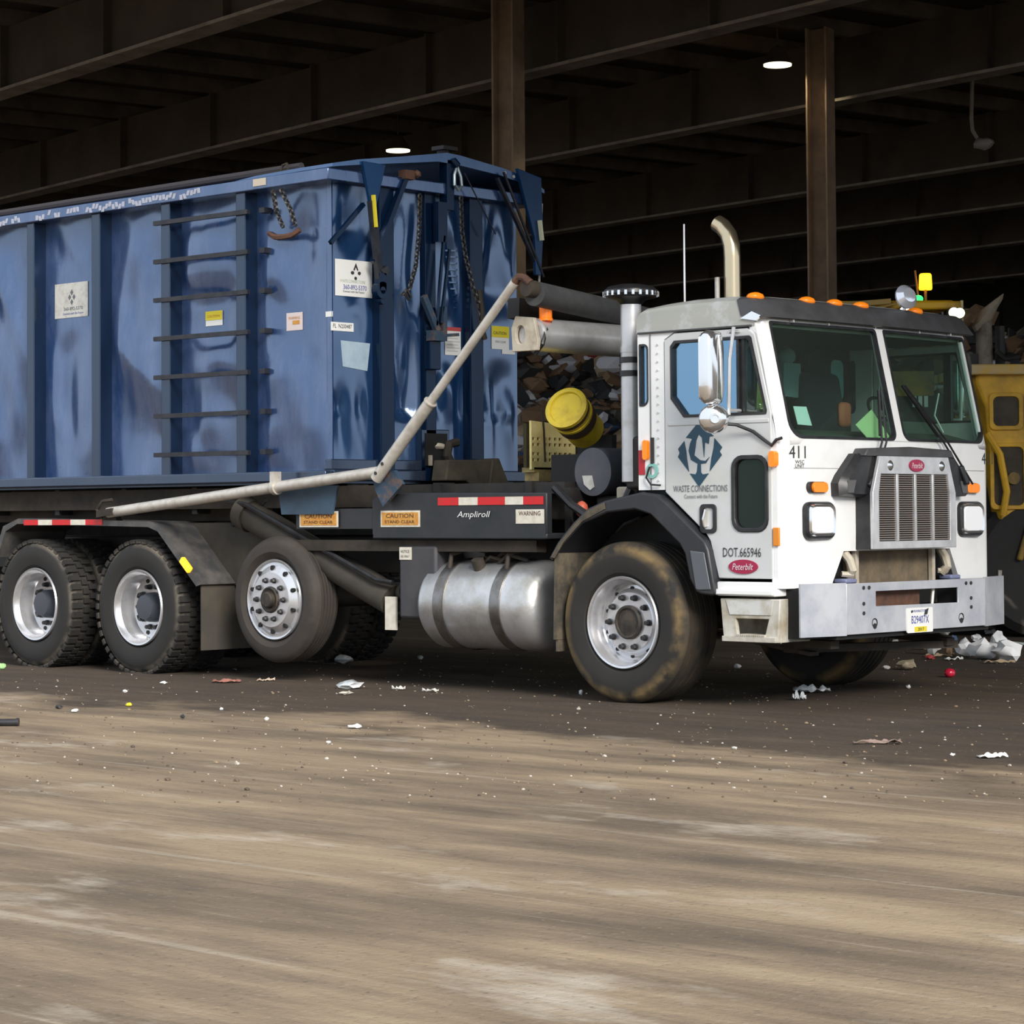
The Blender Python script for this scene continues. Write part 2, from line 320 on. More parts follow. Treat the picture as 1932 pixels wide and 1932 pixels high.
# floor
def ground_mat():
    m = bpy.data.materials.new('yard_ground'); m.use_nodes = True; nt = m.node_tree; N = nt.nodes; L = nt.links; p = N['Principled BSDF']
    tc = N.new('ShaderNodeTexCoord')
    def nz(scale, det, st, rot=0.):
        mp = N.new('ShaderNodeMapping'); mp.inputs['Scale'].default_value = st; mp.inputs['Rotation'].default_value = (0,0,rot); L.new(tc.outputs['Object'], mp.inputs[0])
        n = N.new('ShaderNodeTexNoise'); n.inputs['Scale'].default_value = scale; n.inputs['Detail'].default_value = det; n.inputs['Roughness'].default_value = .65; L.new(mp.outputs[0], n.inputs['Vector']); return n.outputs[0]
    def mr(i, a, b, c=0., d=1.):
        r = N.new('ShaderNodeMapRange'); r.inputs[1].default_value = a; r.inputs[2].default_value = b; r.inputs[3].default_value = c; r.inputs[4].default_value = d; L.new(i, r.inputs[0]); return r.outputs[0]
    def mix(f, a, b):
        x = N.new('ShaderNodeMix'); x.data_type = 'RGBA'
        for s, v in ((6, a), (7, b)):
            if isinstance(v, tuple): x.inputs[s].default_value = (*v, 1)
            else: L.new(v, x.inputs[s])
        L.new(f, x.inputs[0]); return x.outputs[2]
    def ma(op, a, b):
        x = N.new('ShaderNodeMath'); x.operation = op
        for s, v in ((0, a), (1, b)):
            if isinstance(v, (int, float)): x.inputs[s].default_value = v
            else: L.new(v, x.inputs[s])
        return x.outputs[0]
    sx = N.new('ShaderNodeSeparateXYZ'); L.new(tc.outputs['Object'], sx.inputs[0])
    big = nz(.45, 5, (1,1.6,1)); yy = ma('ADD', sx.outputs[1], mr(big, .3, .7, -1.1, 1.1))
    zone = mr(yy, -2.55, -1.75)                      # blend from paler ground near the camera to darker ground beyond
    st = nz(1.0, 8, (.5,2.6,1), .10); st2 = nz(.55, 7, (.6,2.2,1), -.3); fine = nz(30, 4, (1,1,1))
    paler = mix(mr(st, .35, .68), (.33,.245,.155), (.14,.10,.062)); paler = mix(mr(st2, .46, .68), paler, (.095,.070,.048)); paler = mix(mr(nz(.7, 5, (1,2,1)), .58, .74), paler, (.44,.385,.31)); scr = nz(1.6, 4, (.16,5.,1), .22); paler = mix(mr(scr, .60, .70, 0, .3), paler, (.48,.42,.33)); paler = mix(mr(scr, .40, .30, 0, .4), paler, (.07,.052,.036))
    darker = mix(mr(st, .35, .7), (.074,.049,.030), (.033,.022,.0135)); darker = mix(mr(st2, .55, .78), darker, (.12,.09,.062))
    c = mix(zone, paler, darker); c = mix(mr(fine, .60, .75, 0, .5), c, (.36,.30,.23)); c = mix(mr(fine, .4, .28, 0, .6), c, (.03,.022,.016))
    L.new(c, p.inputs['Base Color']); L.new(mr(st, .3, .7, .75, .95), p.inputs['Roughness'])
    b = N.new('ShaderNodeBump'); b.inputs['Strength'].default_value = .7; b.inputs['Distance'].default_value = .03
    L.new(ma('ADD', ma('MULTIPLY', fine, .35), st), b.inputs['Height']); L.new(b.outputs[0], p.inputs['Normal'])
    return m
b = B()
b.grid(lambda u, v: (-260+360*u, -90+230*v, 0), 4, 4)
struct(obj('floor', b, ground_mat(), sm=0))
# roof deck
def slab(b, a0, a1, n0, n1, z0, z1):
    b.loft([[bp(a0, n0, z), bp(a1, n0, z), bp(a1, n1, z), bp(a0, n1, z)] for z in (z0, z1)])
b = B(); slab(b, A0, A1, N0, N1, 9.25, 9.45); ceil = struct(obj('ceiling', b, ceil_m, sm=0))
k = 0
for i in range(60):                                              # purlins hang under the deck, one object each
    b = B(); a = A0+.8+i*1.75
    if a > A1: break
    slab(b, a-.07, a+.07, N0, N1, 9.0, 9.25); obj('purlin', b, purl_m, ceil, sm=0)
GN = [8.2, 17.2, 23.0, 28.7, 36.4, 41.6, 47.5, 54.]
for gi, n in enumerate(GN):
    zb = 8.0
    b = B(); slab(b, A0, A1, n-.03, n+.03, zb, 9.0)
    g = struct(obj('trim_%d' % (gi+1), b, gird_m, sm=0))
    b = B(); slab(b, A0, A1, n-.2, n+.2, zb-.05, zb); obj('bottom_flange', b, flange_m, g, sm=0)
    b = B()
    for j in range(50): slab(b, A0+2+j*3.4, A0+2.04+j*3.4, n-.16, n+.16, zb, 9.0)
    s = obj('stiffener', b, gird_m, g, sm=0); s['kind'] = 'stuff'
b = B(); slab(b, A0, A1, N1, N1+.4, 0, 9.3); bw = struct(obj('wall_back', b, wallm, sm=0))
b = B()
for j in range(148): slab(b, A0+j*1.2, A0+j*1.2+.12, N1-.12, N1, 3.2, 9.2)
s = obj('wall_rib', b, wallm, bw, sm=0); s['kind'] = 'stuff'
b = B(); slab(b, A0, A1, N1-.3, N1, 0, 3.2); obj('push_wall_panel', b, mat('push_wall_concrete', (.06,.055,.045), .9, col2=(.03,.028,.022), scale=1.), bw, sm=0)
b = B(); slab(b, A1, A1+.4, N0+3, N1, 0, 9.3); struct(obj('wall_left', b, wallm, sm=0))
def column(px, z, wpx, name, label):
    p = cam_pt(px, 500, z); w_ = wpx/F*z
    e = empty(name, (p.x, p.y, 0), label, 'column', rz=math.radians(14))
    def lb(x0, x1, y0, y1, z0, z1): q = B(); q.box(x0, x1, y0, y1, z0, z1); return q
    h = w_*.5
    obj('flange', lb(-h, -h+.03, -h, h, 0, 9.0), colm, e, sm=0, raw=True); obj('flange', lb(h-.03, h, -h, h, 0, 9.0), colm, e, sm=0, raw=True)
    obj('web', lb(-h+.03, h-.03, -.02, .02, 0, 9.0), colm, e, sm=0, raw=True); obj('base_plate', lb(-h-.1, h+.1, -h-.1, h+.1, 0, .04), colm, e, sm=0, raw=True)
    return e
column(961, 36.8, 46, 'steel_column', 'brown steel column rising behind the blue container')
column(1551, 39.3, 42, 'steel_column', 'brown steel column rising behind the roof of the white truck cab')
lampm = mat('lamp_lens', (1., .93, .62), .4, emit=1.5)
for (px, py, z, rad, lab) in ((1467, 121, 39.5, .225, 'round warm ceiling lamp beside the right-hand column'), (751, 283, 48., .235, 'round warm ceiling lamp above the peak of the container tarp')):
    p = cam_pt(px, py, z)
    e = empty('ceiling_lamp', (p.x, p.y, p.z), lab, 'lamp', 'round ceiling lamps')
    q = B(); q.lathe([(0, .0), (rad, .0), (rad, -.03), (0, -.035)], (0,0,0), (0,0,1), 28); obj('diffuser', q, lampm, e, raw=True)
    q = B(); q.lathe([(rad*.98, 0), (rad*1.06, .0), (rad*.45, .26), (0, .3)], (0,0,0), (0,0,1), 28); obj('reflector', q, gird_m, e, raw=True)
    q = B(); q.cyl((0,0,.3), (0,0,9.26-p.z), .02, seg=6); obj('stem', q, gird_m, e, raw=True)
    l = bpy.data.lights.new('lamp_glow', 'SPOT'); l.energy = 160; l.color = (1,.86,.55); l.spot_size = 2.6; l.shadow_soft_size = .2
    lo = bpy.data.objects.new('lamp_glow', l); COL.objects.link(lo); lo.location = p-Vector((0,0,.08))
p = cam_pt(1838, 262, 42.)
e = empty('hanging_fixture', (p.x, p.y, p.z), 'small pale bracket fixture hanging from the roof above the yellow loader', 'fixture')
q = B(); q.tube([(0,0,9.26-p.z), (-.05,0,.35), (-.03,0,.15), (.1,.05,-.1)], .035, 6); obj('stem', q, flange_m, e, raw=True)
q = B(); q.ico((.2,0,-.1), .16, 2, (1.3,.6,.7), .5, 2.5, 3); obj('fitting', q, mat('pale_fitting', (.3,.28,.26), .6), e, raw=True)
#==PART2==
# ------------------------------------------------------------------ the truck
T = empty('roll_off_truck', (-2.8, 1.22, 0), 'white cabover roll-off truck with chrome grille carrying the blue container', 'truck')
def tyre(name, parent, R, W, h0, m, lugs=0, grooves=3, rim=.298):
    s = R/.53; P = [(rim, h0+.05), (rim+.03, h0+.012), (.40*s, h0-.008), (.45*s, h0-.004), (.49*s, h0+.008), (.512*s, h0+.028), (R-.006, h0+.05)]
    t0, t1 = h0+.06, h0+W-.06; P.append((R, t0)); n = grooves
    for i in range(n):
        c = t0+(t1-t0)*(i+1)/(n+1); P += [(R, c-.008), (R-.012, c-.006), (R-.012, c+.006), (R, c+.008)]
    P.append((R, t1)); P += [(R-.006, h0+W-.05), (.512*s, h0+W-.028), (.49*s, h0+W-.008), (.45*s, h0+W+.004), (.40*s, h0+W+.008), (rim+.03, h0+W-.012), (rim, h0+W-.05)]
    b = B(); b.lathe(P, seg=72)
    if lugs:
        for i in range(lugs):
            a = 2*PI*i/lugs
            for (ya, yb, da) in ((h0+.012, h0+W*.38, 0), (h0+W*.42, h0+W*.62, .5), (h0+W*.66, h0+W-.012, 0)):
                aa = a+da*2*PI/lugs; u = Vector((math.sin(aa), 0, math.cos(aa))); t = Vector((math.cos(aa), 0, -math.sin(aa)))
                c = u*(R+.002)+Vector((0, (ya+yb)/2, 0)); b.obox(c, t*(2*PI*R/lugs*.62), (0, yb-ya, 0), u*.03)
    return obj(name, b, m, parent, 30)
def lugnuts(parent, n, rc, h, rn, ln, m):
    for i in range(n):
        a = 2*PI*(i+.5)/n; b = B(); x, z = rc*math.sin(a), rc*math.cos(a)
        b.cyl((x, h, z), (x, h-ln*.35, z), rn*1.25, seg=10); b.cyl((x, h-ln*.35, z), (x, h-ln, z), rn, rn*.9, seg=6); obj('lug_nut', b, m, parent, 30)
def handholes(n, rc, h, ra, rb, parent, ph=0.):
    for i in range(n):
        b = B(); a = 2*PI*(i+ph)/n; u = Vector((math.sin(a), 0, math.cos(a))); t = Vector((math.cos(a), 0, -math.sin(a)))
        b.loft([[u*(rc+ra*math.cos(q*PI/5))+t*rb*math.sin(q*PI/5)+Vector((0, hh, 0)) for q in range(10)] for hh in (h-.003, h+.02)])
        obj('hand_hole_dark', b, blackvoid, parent, 0)  # dark plug paints the shaded opening, no hole is cut
hubm = mat('hub_dark', (.022,.019,.016), .6, col2=(.06,.045,.03), scale=14); hubblue = mat('hub_slate', (.055,.06,.075), .45)
nutm = mat('lug_steel', (.035,.035,.035), .35, .3)
def wheel_front():
    b = B(); b.lathe([(.298, .05), (.304, .018), (.298, .008), (.286, .012), (.281, .03), (.262, .06), (.256, .115), (.246, .128), (.225, .125), (.205, .098), (.195, .092), (.10, .092), (.10, .12), (.27, .20), (.29, .30), (.298, .36)], seg=64)
    w_ = obj('wheel', b, rimm, None, 28); w_.parent = T
    tyre('tyre', w_, .53, .40, 0, tyre_front, 0, 4)
    handholes(10, .222, .118, .014, .013, w_)
    b = B(); b.lathe([(.112, .10), (.112, .072), (.10, .062), (.092, .064), (.088, .075), (.03, .07), (0, .066)], seg=32); obj('hub', b, hubm, w_)
    lugnuts(w_, 10, .1675, .092, .017, .04, nutm); return w_
def wheel_tag():
    b = B(); b.lathe([(.298, .05), (.304, .018), (.298, .006), (.286, .01), (.28, .024), (.255, .022), (.215, -.012), (.205, -.02), (.10, -.022), (.10, .05), (.25, .1), (.298, .24)], seg=64)
    w_ = obj('wheel', b, rimm, None, 28); w_.parent = T
    tyre('tyre', w_, .475, .27, 0, tyre_tag, 0, 4)
    handholes(10, .238, -.006, .02, .016, w_)
    b = B(); b.lathe([(.098, -.018), (.098, -.035), (.088, -.042), (.07, -.03), (.064, -.03), (.06, -.06), (.05, -.068), (0, -.068)], seg=32); obj('hub', b, hubm, w_)
    lugnuts(w_, 10, .150, -.021, .017, .032, nutm); return w_
def wheel_rear():
    b = B(); b.lathe([(.298, .05), (.304, .018), (.298, .006), (.286, .01), (.278, .03), (.262, .05), (.258, .16), (.25, .175), (.22, .185), (.11, .185), (.11, .2), (.27, .25), (.298, .5)], seg=64)
    w_ = obj('wheel', b, rimm, None, 28); w_.parent = T
    tyre('tyre', w_, .525, .275, 0, tyre_rear, 44, 0)
    tyre('tyre', w_, .525, .275, .325, tyre_rear, 44, 0)
    handholes(8, .225, .182, .02, .02, w_, .5)
    b = B(); b.lathe([(.12, .185), (.115, .12), (.10, .09), (.098, .075), (.05, .07), (0, .07)], seg=24); obj('hub', b, hubblue, w_)
    lugnuts(w_, 10, .1675, .183, .018, .05, nutm); return w_
def place(w_, x, y, z, flip=False): w_.location = Vector((x, y, z))-OFF[T.name]; w_.rotation_euler.z = PI if flip else 0
WB = 5.05
wf = wheel_front(); place(wf, 0, 0, .525)
place(copy_tree(wf, T), 0, 2.46, .525, True)
wt = wheel_tag(); place(wt, -3.457, .03, .612)
place(copy_tree(wt, T), -3.457, 2.42, .612, True)
wr = wheel_rear(); place(wr, -WB, 0, .52)
for q in (-WB-1.37,): place(copy_tree(wr, T), q, 0, .52)
for q in (-WB, -WB-1.37): place(copy_tree(wr, T), q, 2.44, .52, True)
# chassis -------------------------------------------------
b = B()
for y in (.72, 1.62): b.box(-8.2, 1.1, y, y+.09, .80, 1.08)
for x in (-7.4, -4.2, -2.4, -.8, .6): b.box(x, x+.12, .81, 1.62, .85, 1.03)
obj('chassis_rail', b, frame, T, bev=.01)
b = B()
for x, z in ((0, .52), (-WB, .52), (-WB-1.37, .52), (-3.457, .61)): b.cyl((x, .4, z), (x, 2.04, z), .075, seg=12)
for x in (-WB, -WB-1.37): b.ico((x, 1.22, .52), .24, 2)
obj('axle', b, frame, T)
b = B(); b.box(-.55, .95, .85, 1.6, .55, 1.25); b.box(-1.3, -.5, 1.0, 1.45, .6, 1.0); b.cyl((-1.3, 1.22, .75), (-4.8, 1.22, .6), .06); obj('drive_line', b, frame, T, bev=.03)
b = B(); b.beam((.95, .55, .36), (1.25, 2.0, .34), .1, .05); b.beam((.6, .5, .42), (1.35, .5, .40), .09, .05); b.beam((.35, .62, .44), (1.1, .62, .33), .10, .025); b.beam((.6, 1.9, .42), (1.3, 1.9, .36), .09, .05)
obj('front_spring', b, brownst, T)
# hoist and bed
b = B()
for y in (.42, 1.94): b.box(-9.2, -.72, y, y+.10, 1.20, 1.46)
for x in (-8.5, -6.8, -5.2, -3.6, -2., -.9): b.box(x, x+.1, .5, 1.96, 1.24, 1.42)
obj('hoist_rail', b, brownst, T, bev=.01)
b = B()
for i in range(9): x = -8.3+i*.9; b.box(x, x+.06, .28, .44, 1.26, 1.47)
obj('outrigger', b, frame, T)
b = B(); b.box(-9.0, -2.4, .26, .30, 1.30, 1.46); obj('side_channel', b, brownst, T)
b = B(); b.prism([(-2.40, 1.10), (-.70, 1.10), (-.70, 1.385), (-2.32, 1.40), (-2.40, 1.36)], [], 'y', .06, .12); b.prism([(-3.24, 1.14), (-2.40, 1.14), (-2.40, 1.29), (-3.24, 1.29)], [], 'y', .07, .09); b.box(-2.4, -.70, .06, .30, 1.07, 1.11); pn = obj('hoist_side_panel', b, panelm, T, bev=.008)
b = B(); b.box(-3.3, -.85, .12, .22, .98, 1.06); obj('lower_rail', b, brownst, T)
b = B(); b.box(-.75, -.70, .3, 2.1, 1.05, 1.42); b.box(-2.4, -.75, .3, 2.1, 1.38, 1.46); obj('deck_plate', b, frame, T)
y_ = .058
def decal(pts_x, pts_z, m, name, parent, y=y_, t=.004): q = B(); q.box(pts_x[0], pts_x[1], y-t, y, pts_z[0], pts_z[1]); return obj(name, q, m, parent, 0)
dx = -.07
for (a, c, m_) in ((-1.66, -1.455, red), (-1.455, -1.27, tapew), (-1.27, -1.01, red), (-1.01, -.84, tapew), (-.84, -.655, red)): decal((a+dx, c+dx), (1.305, 1.36), m_, 'reflective_tape', pn)
text('Ampliroll', .32, .055, (-1.38, y_-.003, 1.235), EX, EZ, paper, pn, shear=.25)
q = decal((-.98, -.72), (1.175, 1.272), tapew, 'white_label', pn); text('WARNING', .2, .03, (-.85, y_-.004, 1.245), EX, EZ, rust, pn)
for (a, c) in ((-3.18, -2.76), (-2.31, -1.91)):
    q = decal((a, c), (1.155, 1.272), tapew, 'orange_label', pn); decal((a+.015, c-.015), (1.168, 1.259), orangel, 'orange_panel', pn, y_-.003)
    text('CAUTION', (c-a)*.7, .03, ((a+c)/2, y_-.0075, 1.235), EX, EZ, rust, pn); text('STAND CLEAR', (c-a)*.75, .022, ((a+c)/2, y_-.0075, 1.192), EX, EZ, rust, pn)
# hoist cylinder
b = B(); b.cyl((-3.95, .26, 1.24), (-2.40, .26, .62), .115, seg=24); b.cyl((-4.05, .26, 1.28), (-3.95, .26, 1.24), .135, seg=24); obj('hoist_cylinder', b, dustpanel, T)
b = B(); b.tube([(-4.2, .20, 1.36), (-3.9, .15, 1.33), (-3.2, .14, 1.06), (-2.45, .14, .77), (-2.3, .16, .75)], .02, 6); b.tube([(-4.25, .32, 1.18), (-4.0, .28, 1.22), (-3.8, .27, 1.36), (-3.5, .4, 1.42)], .025, 6); obj('hydraulic_hose', b, blackp, T)
b = B(); b.cyl((-2.42, .36, .66), (-2.20, .22, .69), .07, seg=12); b.box(-2.45, -2.25, .28, .5, .55, .75); obj('cylinder_pivot', b, brownst, T)
b = B(); b.box(-2.38, -2.27, .16, .18, .41, .65); obj('pivot_plate', b, tapew, T)
# big dusty side plate behind the drive wheels
b = B(); b.prism([(-4.9, 1.19), (-4.25, .70), (-3.9, .70), (-3.9, 1.08), (-4.3, 1.19)], [], 'y', .34, .37); obj('splash_plate', b, dustpanel, T)
# rear fenders
b = B(); out = [(-6.95, .92), (-6.82, 1.17), (-6.6, 1.235), (-4.86, 1.205), (-4.74, 1.17), (-4.24, .715)]; inn = [(x_+(.03 if x_ < -6.7 else -.02), z_-.045) for x_, z_ in out]
b.prism(out+[(-4.29, .70)]+list(reversed(inn[1:-1]))+[(-6.90, .91)], [], 'y', -.02, .62); rf = obj('rear_fender', b, mat('fender_steel', (.05,.05,.052), .5, col2=(.11,.10,.09), scale=6), T)
for (a, c, m_) in ((-6.52, -6.32, red), (-6.32, -6.13, tapew), (-6.13, -5.88, red), (-5.88, -5.68, tapew), (-5.68, -5.46, red)): decal((a, c), (1.178, 1.222), m_, 'reflective_tape', rf, -.021)
b = B(); b.obox((-4.40, -.03, .865), (.10, 0, -.09), (0, .04, 0), (.035, 0, .04)); obj('marker_lamp', b, mat('marker_amber', (1.,.42,.02), .3, emit=1.1), rf, bev=.01)
b = B(); b.box(-4.285, -4.27, 0.02, .60, .205, .72); obj('mud_flap', b, mat('mud_flap_rubber', (.055,.048,.04), .85, col2=(.085,.07,.05), scale=3), T)
# toolbox
b = B(); b.box(-2.17, -1.80, .10, .62, .50, 1.02); tb = obj('tool_box', b, mat('toolbox_slate', (.045,.045,.052), .6, col2=(.06,.055,.055), scale=5), T, bev=.02)
b = B(); b.box(-2.16, -2.04, .094, .1, .92, 1.01); obj('white_label', b, tapew, tb); text('NOTICE', .085, .02, (-2.10, .093, .98), EX, EZ, ink, tb); text('OIL ONLY', .085, .016, (-2.10, .093, .945), EX, EZ, ink, tb)
b = B(); b.box(-1.75, -1.67, .15, .16, 1.0, 1.045); obj('white_tag', b, paper, T)
# fuel tank
b = B(); cy_, cz_, rr_ = .330, .608, .315
b.lathe([(0, -1.945), (.22, -1.945), (.285, -1.925), (rr_, -1.88), (rr_, -.95), (.305, -.90), (.275, -.85), (.22, -.82), (.12, -.80), (0, -.795)], (0, cy_, cz_), EX, 56); ft = obj('fuel_tank', b, tankm, T)
for x in (-1.70, -1.15):
    b = B(); b.lathe([(rr_+.001, x-.045), (rr_+.009, x-.045), (rr_+.009, x+.045), (rr_+.001, x+.045)], (0, cy_, cz_), EX, 56); obj('tank_strap', b, strapm, ft)
    b = B(); b.tube([(x, .14, .86), (x, .16, .96), (x+.05, .3, 1.0), (x+.1, .42, .98)], .018, 6); obj('strap_bolt', b, brownst, ft)
b = B()
for i, (c, r_) in enumerate((((-1.33, .2, .905), .03), ((-1.25, .24, .93), .025), ((-1.16, .2, .92), .028), ((-1.4, .22, .90), .02))): b.tube([(c[0]-.12, c[1], c[2]-.02), (c[0], c[1]-.03, c[2]+.04), (c[0]+.13, c[1]+.03, c[2]-.0)], .012, 5)
b.cyl((-1.42, .16, .86), (-1.42, .13, .93), .045); obj('tank_fitting', b, brownst, ft)
# front fender
oa = [(-.60, .94), (-.52, 1.05), (-.38, 1.18), (-.25, 1.275), (-.1, 1.325), (.20, 1.375), (.34, 1.36), (.42, 1.31), (.73, 1.06), (.76, 1.0), (.815, .735), (.79, .715)]
ia = [(.70, .725), (.665, .735), (.61, .82), (.57, .98), (.53, 1.04), (.29, 1.23), (.16, 1.265), (-.08, 1.245), (-.3, 1.175), (-.48, 1.03), (-.56, .93)]
b = B(); b.prism(oa+ia, [], 'y', -.035, .40); ff = obj('front_fender', b, fenderm, T, bev=.012)
b = B(); b.prism([(.665, .755), (.70, .75), (.785, .755), (.735, .99), (.62, 1.0), (.65, .84)], [], 'y', -.045, -.034); obj('fender_pad', b, mat('fender_pad', (.10,.11,.125), .35), ff, bev=.006)
b = B(); b.prism([(-.575, .95), (-.50, 1.045), (-.36, 1.17), (-.24, 1.262), (-.1, 1.31), (-.09, 1.27), (-.29, 1.19), (-.46, 1.05), (-.54, .945)], [], 'y', -.042, -.034); obj('muddy_lip', b, fdirt, ff)
b = B(); b.prism([(-.575, .40), (-.545, .40), (-.52, 1.03), (-.56, .95)], [], 'y', -.02, .42); b.box(-.57, -.55, 0, .42, .32, .95); obj('fender_rear_flap', b, fdirt, ff)
b = B(); b.prism([(-.5, 1.02), (-.3, 1.16), (-.08, 1.23), (.16, 1.25), (.28, 1.21), (.52, 1.02), (.6, .7), (.3, .7), (-.3, .7)], [], 'y', .40, .43); obj('wheel_well', b, blackvoid, ff)
b = B(); b.prism(oa+ia, [], 'y', 2.04, 2.475); obj('front_fender', b, fenderm, T)

# ---------------------------------------------------------------- cab
K = .2237
def fx(z): return 1.36 if z < 1.69 else 1.36-K*(z-1.69)
def off(y): return -.05*((y-1.22)/1.17)**2
def frontbend(b, x0=None):
    for v in b.bm.verts: v.co.x += fx(v.co.z)+off(v.co.y)
    return b
YC = 2.44                                   # mirror plane: y -> YC - y
side_out = [(.14, 1.39), (.14, 2.43), (1.10, 2.43), (1.262, 1.69), (1.262, .765), (1.232, .765), (1.232, 1.86), (1.112, 2.36), (1.05, 2.407), (.45, 2.407), (.362, 2.36), (.362, 1.39)]
door_out = [(.37, 1.375), (.37, 2.355), (.455, 2.398), (1.045, 2.398), (1.103, 2.355), (1.224, 1.86), (1.224, .825), (.80, .825), (.735, 1.06), (.70, 1.11)]
win = [(.425, 1.975), (.425, 2.315), (.455, 2.347), (1.06, 2.347), (1.075, 2.335), (1.19, 1.875), (1.185, 1.853), (.53, 1.853)]
def shrink(P, d): 
    cx = sum(p[0] for p in P)/len(P); cz = sum(p[1] for p in P)/len(P)
    return [(cx+(x-cx)*(1-d/abs(x-cx) if abs(x-cx) > d*2 else 1), cz+(z-cz)*(1-d/abs(z-cz) if abs(z-cz) > d*2 else 1)) for x, z in P]
lowwin = rrect(.925, 1.188, 1.13, 1.585, .07)
qwin = rrect(.11, .222, 1.94, 2.335, [.01, .05, .03, .01])
for side in (0, 1):
    s = (lambda a, c: (a, c)) if side == 0 else (lambda a, c: (YC-c, YC-a))
    b = B(); b.prism(side_out, [rrect(.165, .222, 1.945, 2.33, [.008,.04,.03,.008])], 'y', *s(.03, .075)); cs = obj('cab_side', b, white if side == 0 else whiteshade, T)
    b = B(); b.prism(rrect(.165, .222, 1.945, 2.33, [.008,.04,.03,.008]), [], 'y', *s(.045, .05)); obj('quarter_window', b, blueglass, cs)
    b = B(); b.prism(rrect(.155, .230, 1.935, 2.342, [.008,.045,.035,.008]), [rrect(.168, .220, 1.948, 2.328, [.008,.035,.03,.008])], 'y', *s(.024, .05)); obj('window_gasket', b, blackp, cs)
    b = B(); b.prism(door_out, [win, lowwin], 'y', *s(.022, .065)); dr = obj('door', b, whiteshade, T, bev=.006)
    b = B(); ring(b, win, shrink(win, .016), 'y', *s(.016, .06)); obj('window_gasket', b, blackp, dr)
    b = B(); b.prism([(.43, 1.97), (.43, 2.31), (.46, 2.34), (.965, 2.34), (.965, 1.86), (.535, 1.86)], [], 'y', *s(.04, .045)); obj('door_window', b, blueglass if side == 0 else wsglass, dr)
    b = B(); b.prism([(1.005, 1.86), (1.005, 2.34), (1.055, 2.34), (1.072, 2.32), (1.182, 1.875), (1.178, 1.86)], [], 'y', *s(.04, .045)); obj('vent_window', b, wsglass, dr)
    b = B(); b.box(.965, 1.005, *s(.038, .047), 1.853, 2.347); obj('window_bar', b, blackp, dr)
    b = B(); b.prism(rrect(.912, 1.2, 1.115, 1.6, .08), [rrect(.94, 1.174, 1.145, 1.57, .06)], 'y', *s(.012, .05)); obj('window_gasket', b, blackp, dr, bev=.006)
    b = B(); b.prism(lowwin, [], 'y', *s(.035, .04)); obj('lower_window', b, lowglass, dr)
    b = B(); b.box(.955, .975, *s(.025, .06), 1.853, 2.347); b.box(1.0, 1.015, *s(.03, .06), 1.853, 2.347); obj('vent_bar', b, blackp, dr)
    b = B(); b.prism(rrect(.66, .79, 1.11, 1.295, .03), [rrect(.685, .765, 1.135, 1.27, .02)], 'y', *s(.010, .03)); b.prism(rrect(.68, .77, 1.13, 1.275, .02), [], 'y', *s(.026, .03)); dh = obj('door_handle', b, blackp, dr, bev=.004)
    b = B(); b.box(.40, 1.21, *s(.016, .024), 1.80, 1.825); obj('door_rib', b, whiteshade, dr, bev=.004)
    if side == 0:
        b = B(); b.tube([(.705, .012, 1.15), (.70, .006, 1.2), (.715, .012, 1.26)], .014, 6); obj('latch_lever', b, chrome, dr)
        # emblem: teal diamond of curved arrows
        U = lambda px, py: (.475+(px-330)*.000338, 1.625-(py-740)*.000290)
        yy = (.0185, .022)
        b = B(); b.prism([U(*p) for p in ((350,650),(500,480),(545,700),(560,860),(610,1160),(345,830),(385,740))], [], 'y', *yy)
        b.prism([U(*p) for p in ((1230,440),(1410,640),(1350,730),(1400,810),(1110,1160),(1150,880),(1210,640))], [], 'y', *yy)
        b.prism([U(*p) for p in ((540,410),(860,60),(1210,390),(1110,400),(1090,560),(1000,520),(975,850),(930,420),(850,340),(790,480),(740,800),(880,910),(1010,930),(1110,840),(1020,980),(840,1000),(660,900),(605,700),(640,540),(690,440),(620,420))], [], 'y', *yy)
        b.prism([U(*p) for p in ((820,1000),(895,1000),(900,1180),(940,1225),(1085,1205),(850,1500),(630,1200),(770,1220),(805,1150))], [], 'y', *yy)
        obj('emblem', b, teal, dr, 0)
        text('WASTE CONNECTIONS', .44, .042, (.66, .0195, 1.395), EX, EZ, inkgrey, dr); text('Connect with the Future', .27, .026, (.665, .0195, 1.345), EX, EZ, inkgrey, dr)
        text('DOT.665946', .30, .058, (.99, .0195, .99), EX, EZ, ink, dr)
        b = B(); b.prism(ellipse(1.0, .90, .115, .045), [], 'y', .014, .022); obj('maker_badge', b, ovalred, dr); text('Peterbilt', .165, .04, (1.0, .0125, .90), EX, EZ, silver, dr, shear=.3)
        # rear quarter details
        b = B()
        for i in range(17): b.cyl((.31, .022, 1.45+i*.055), (.31, .03, 1.45+i*.055), .007, seg=6)
        obj('rivet', b, alum, cs)
        b = B(); b.box(.245, .252, .024, .03, 1.39, 2.40); obj('pillar_seam', b, mat('seam_shadow', (.2,.2,.2), .7), cs)
        b = B(); b.prism(rrect(.195, .235, 1.585, 1.715, .02), [], 'y', .0, .03); obj('marker_lamp', b, amber, cs, bev=.006)
        b = B(); b.box(.255, .275, .015, .03, 1.56, 1.73); obj('grab_bracket', b, blackp, cs)
        b = B(); b.box(.145, .195, .024, .03, 1.49, 1.65); obj('red_reflector', b, redlens, cs)
        b = B(); b.lathe([(.03,-.004),(.05,-.004),(.05,.004),(.03,.004),(.03,-.004)], (.262, .022, 1.515), EY, 16); obj('tag_ring', b, greenp, cs)
        b = B(); b.tube([(.25, .01, 1.54), (.225, .005, 1.47), (.26, .008, 1.425), (.34, .01, 1.42)], .007, 5); obj('cable', b, blackp, cs)
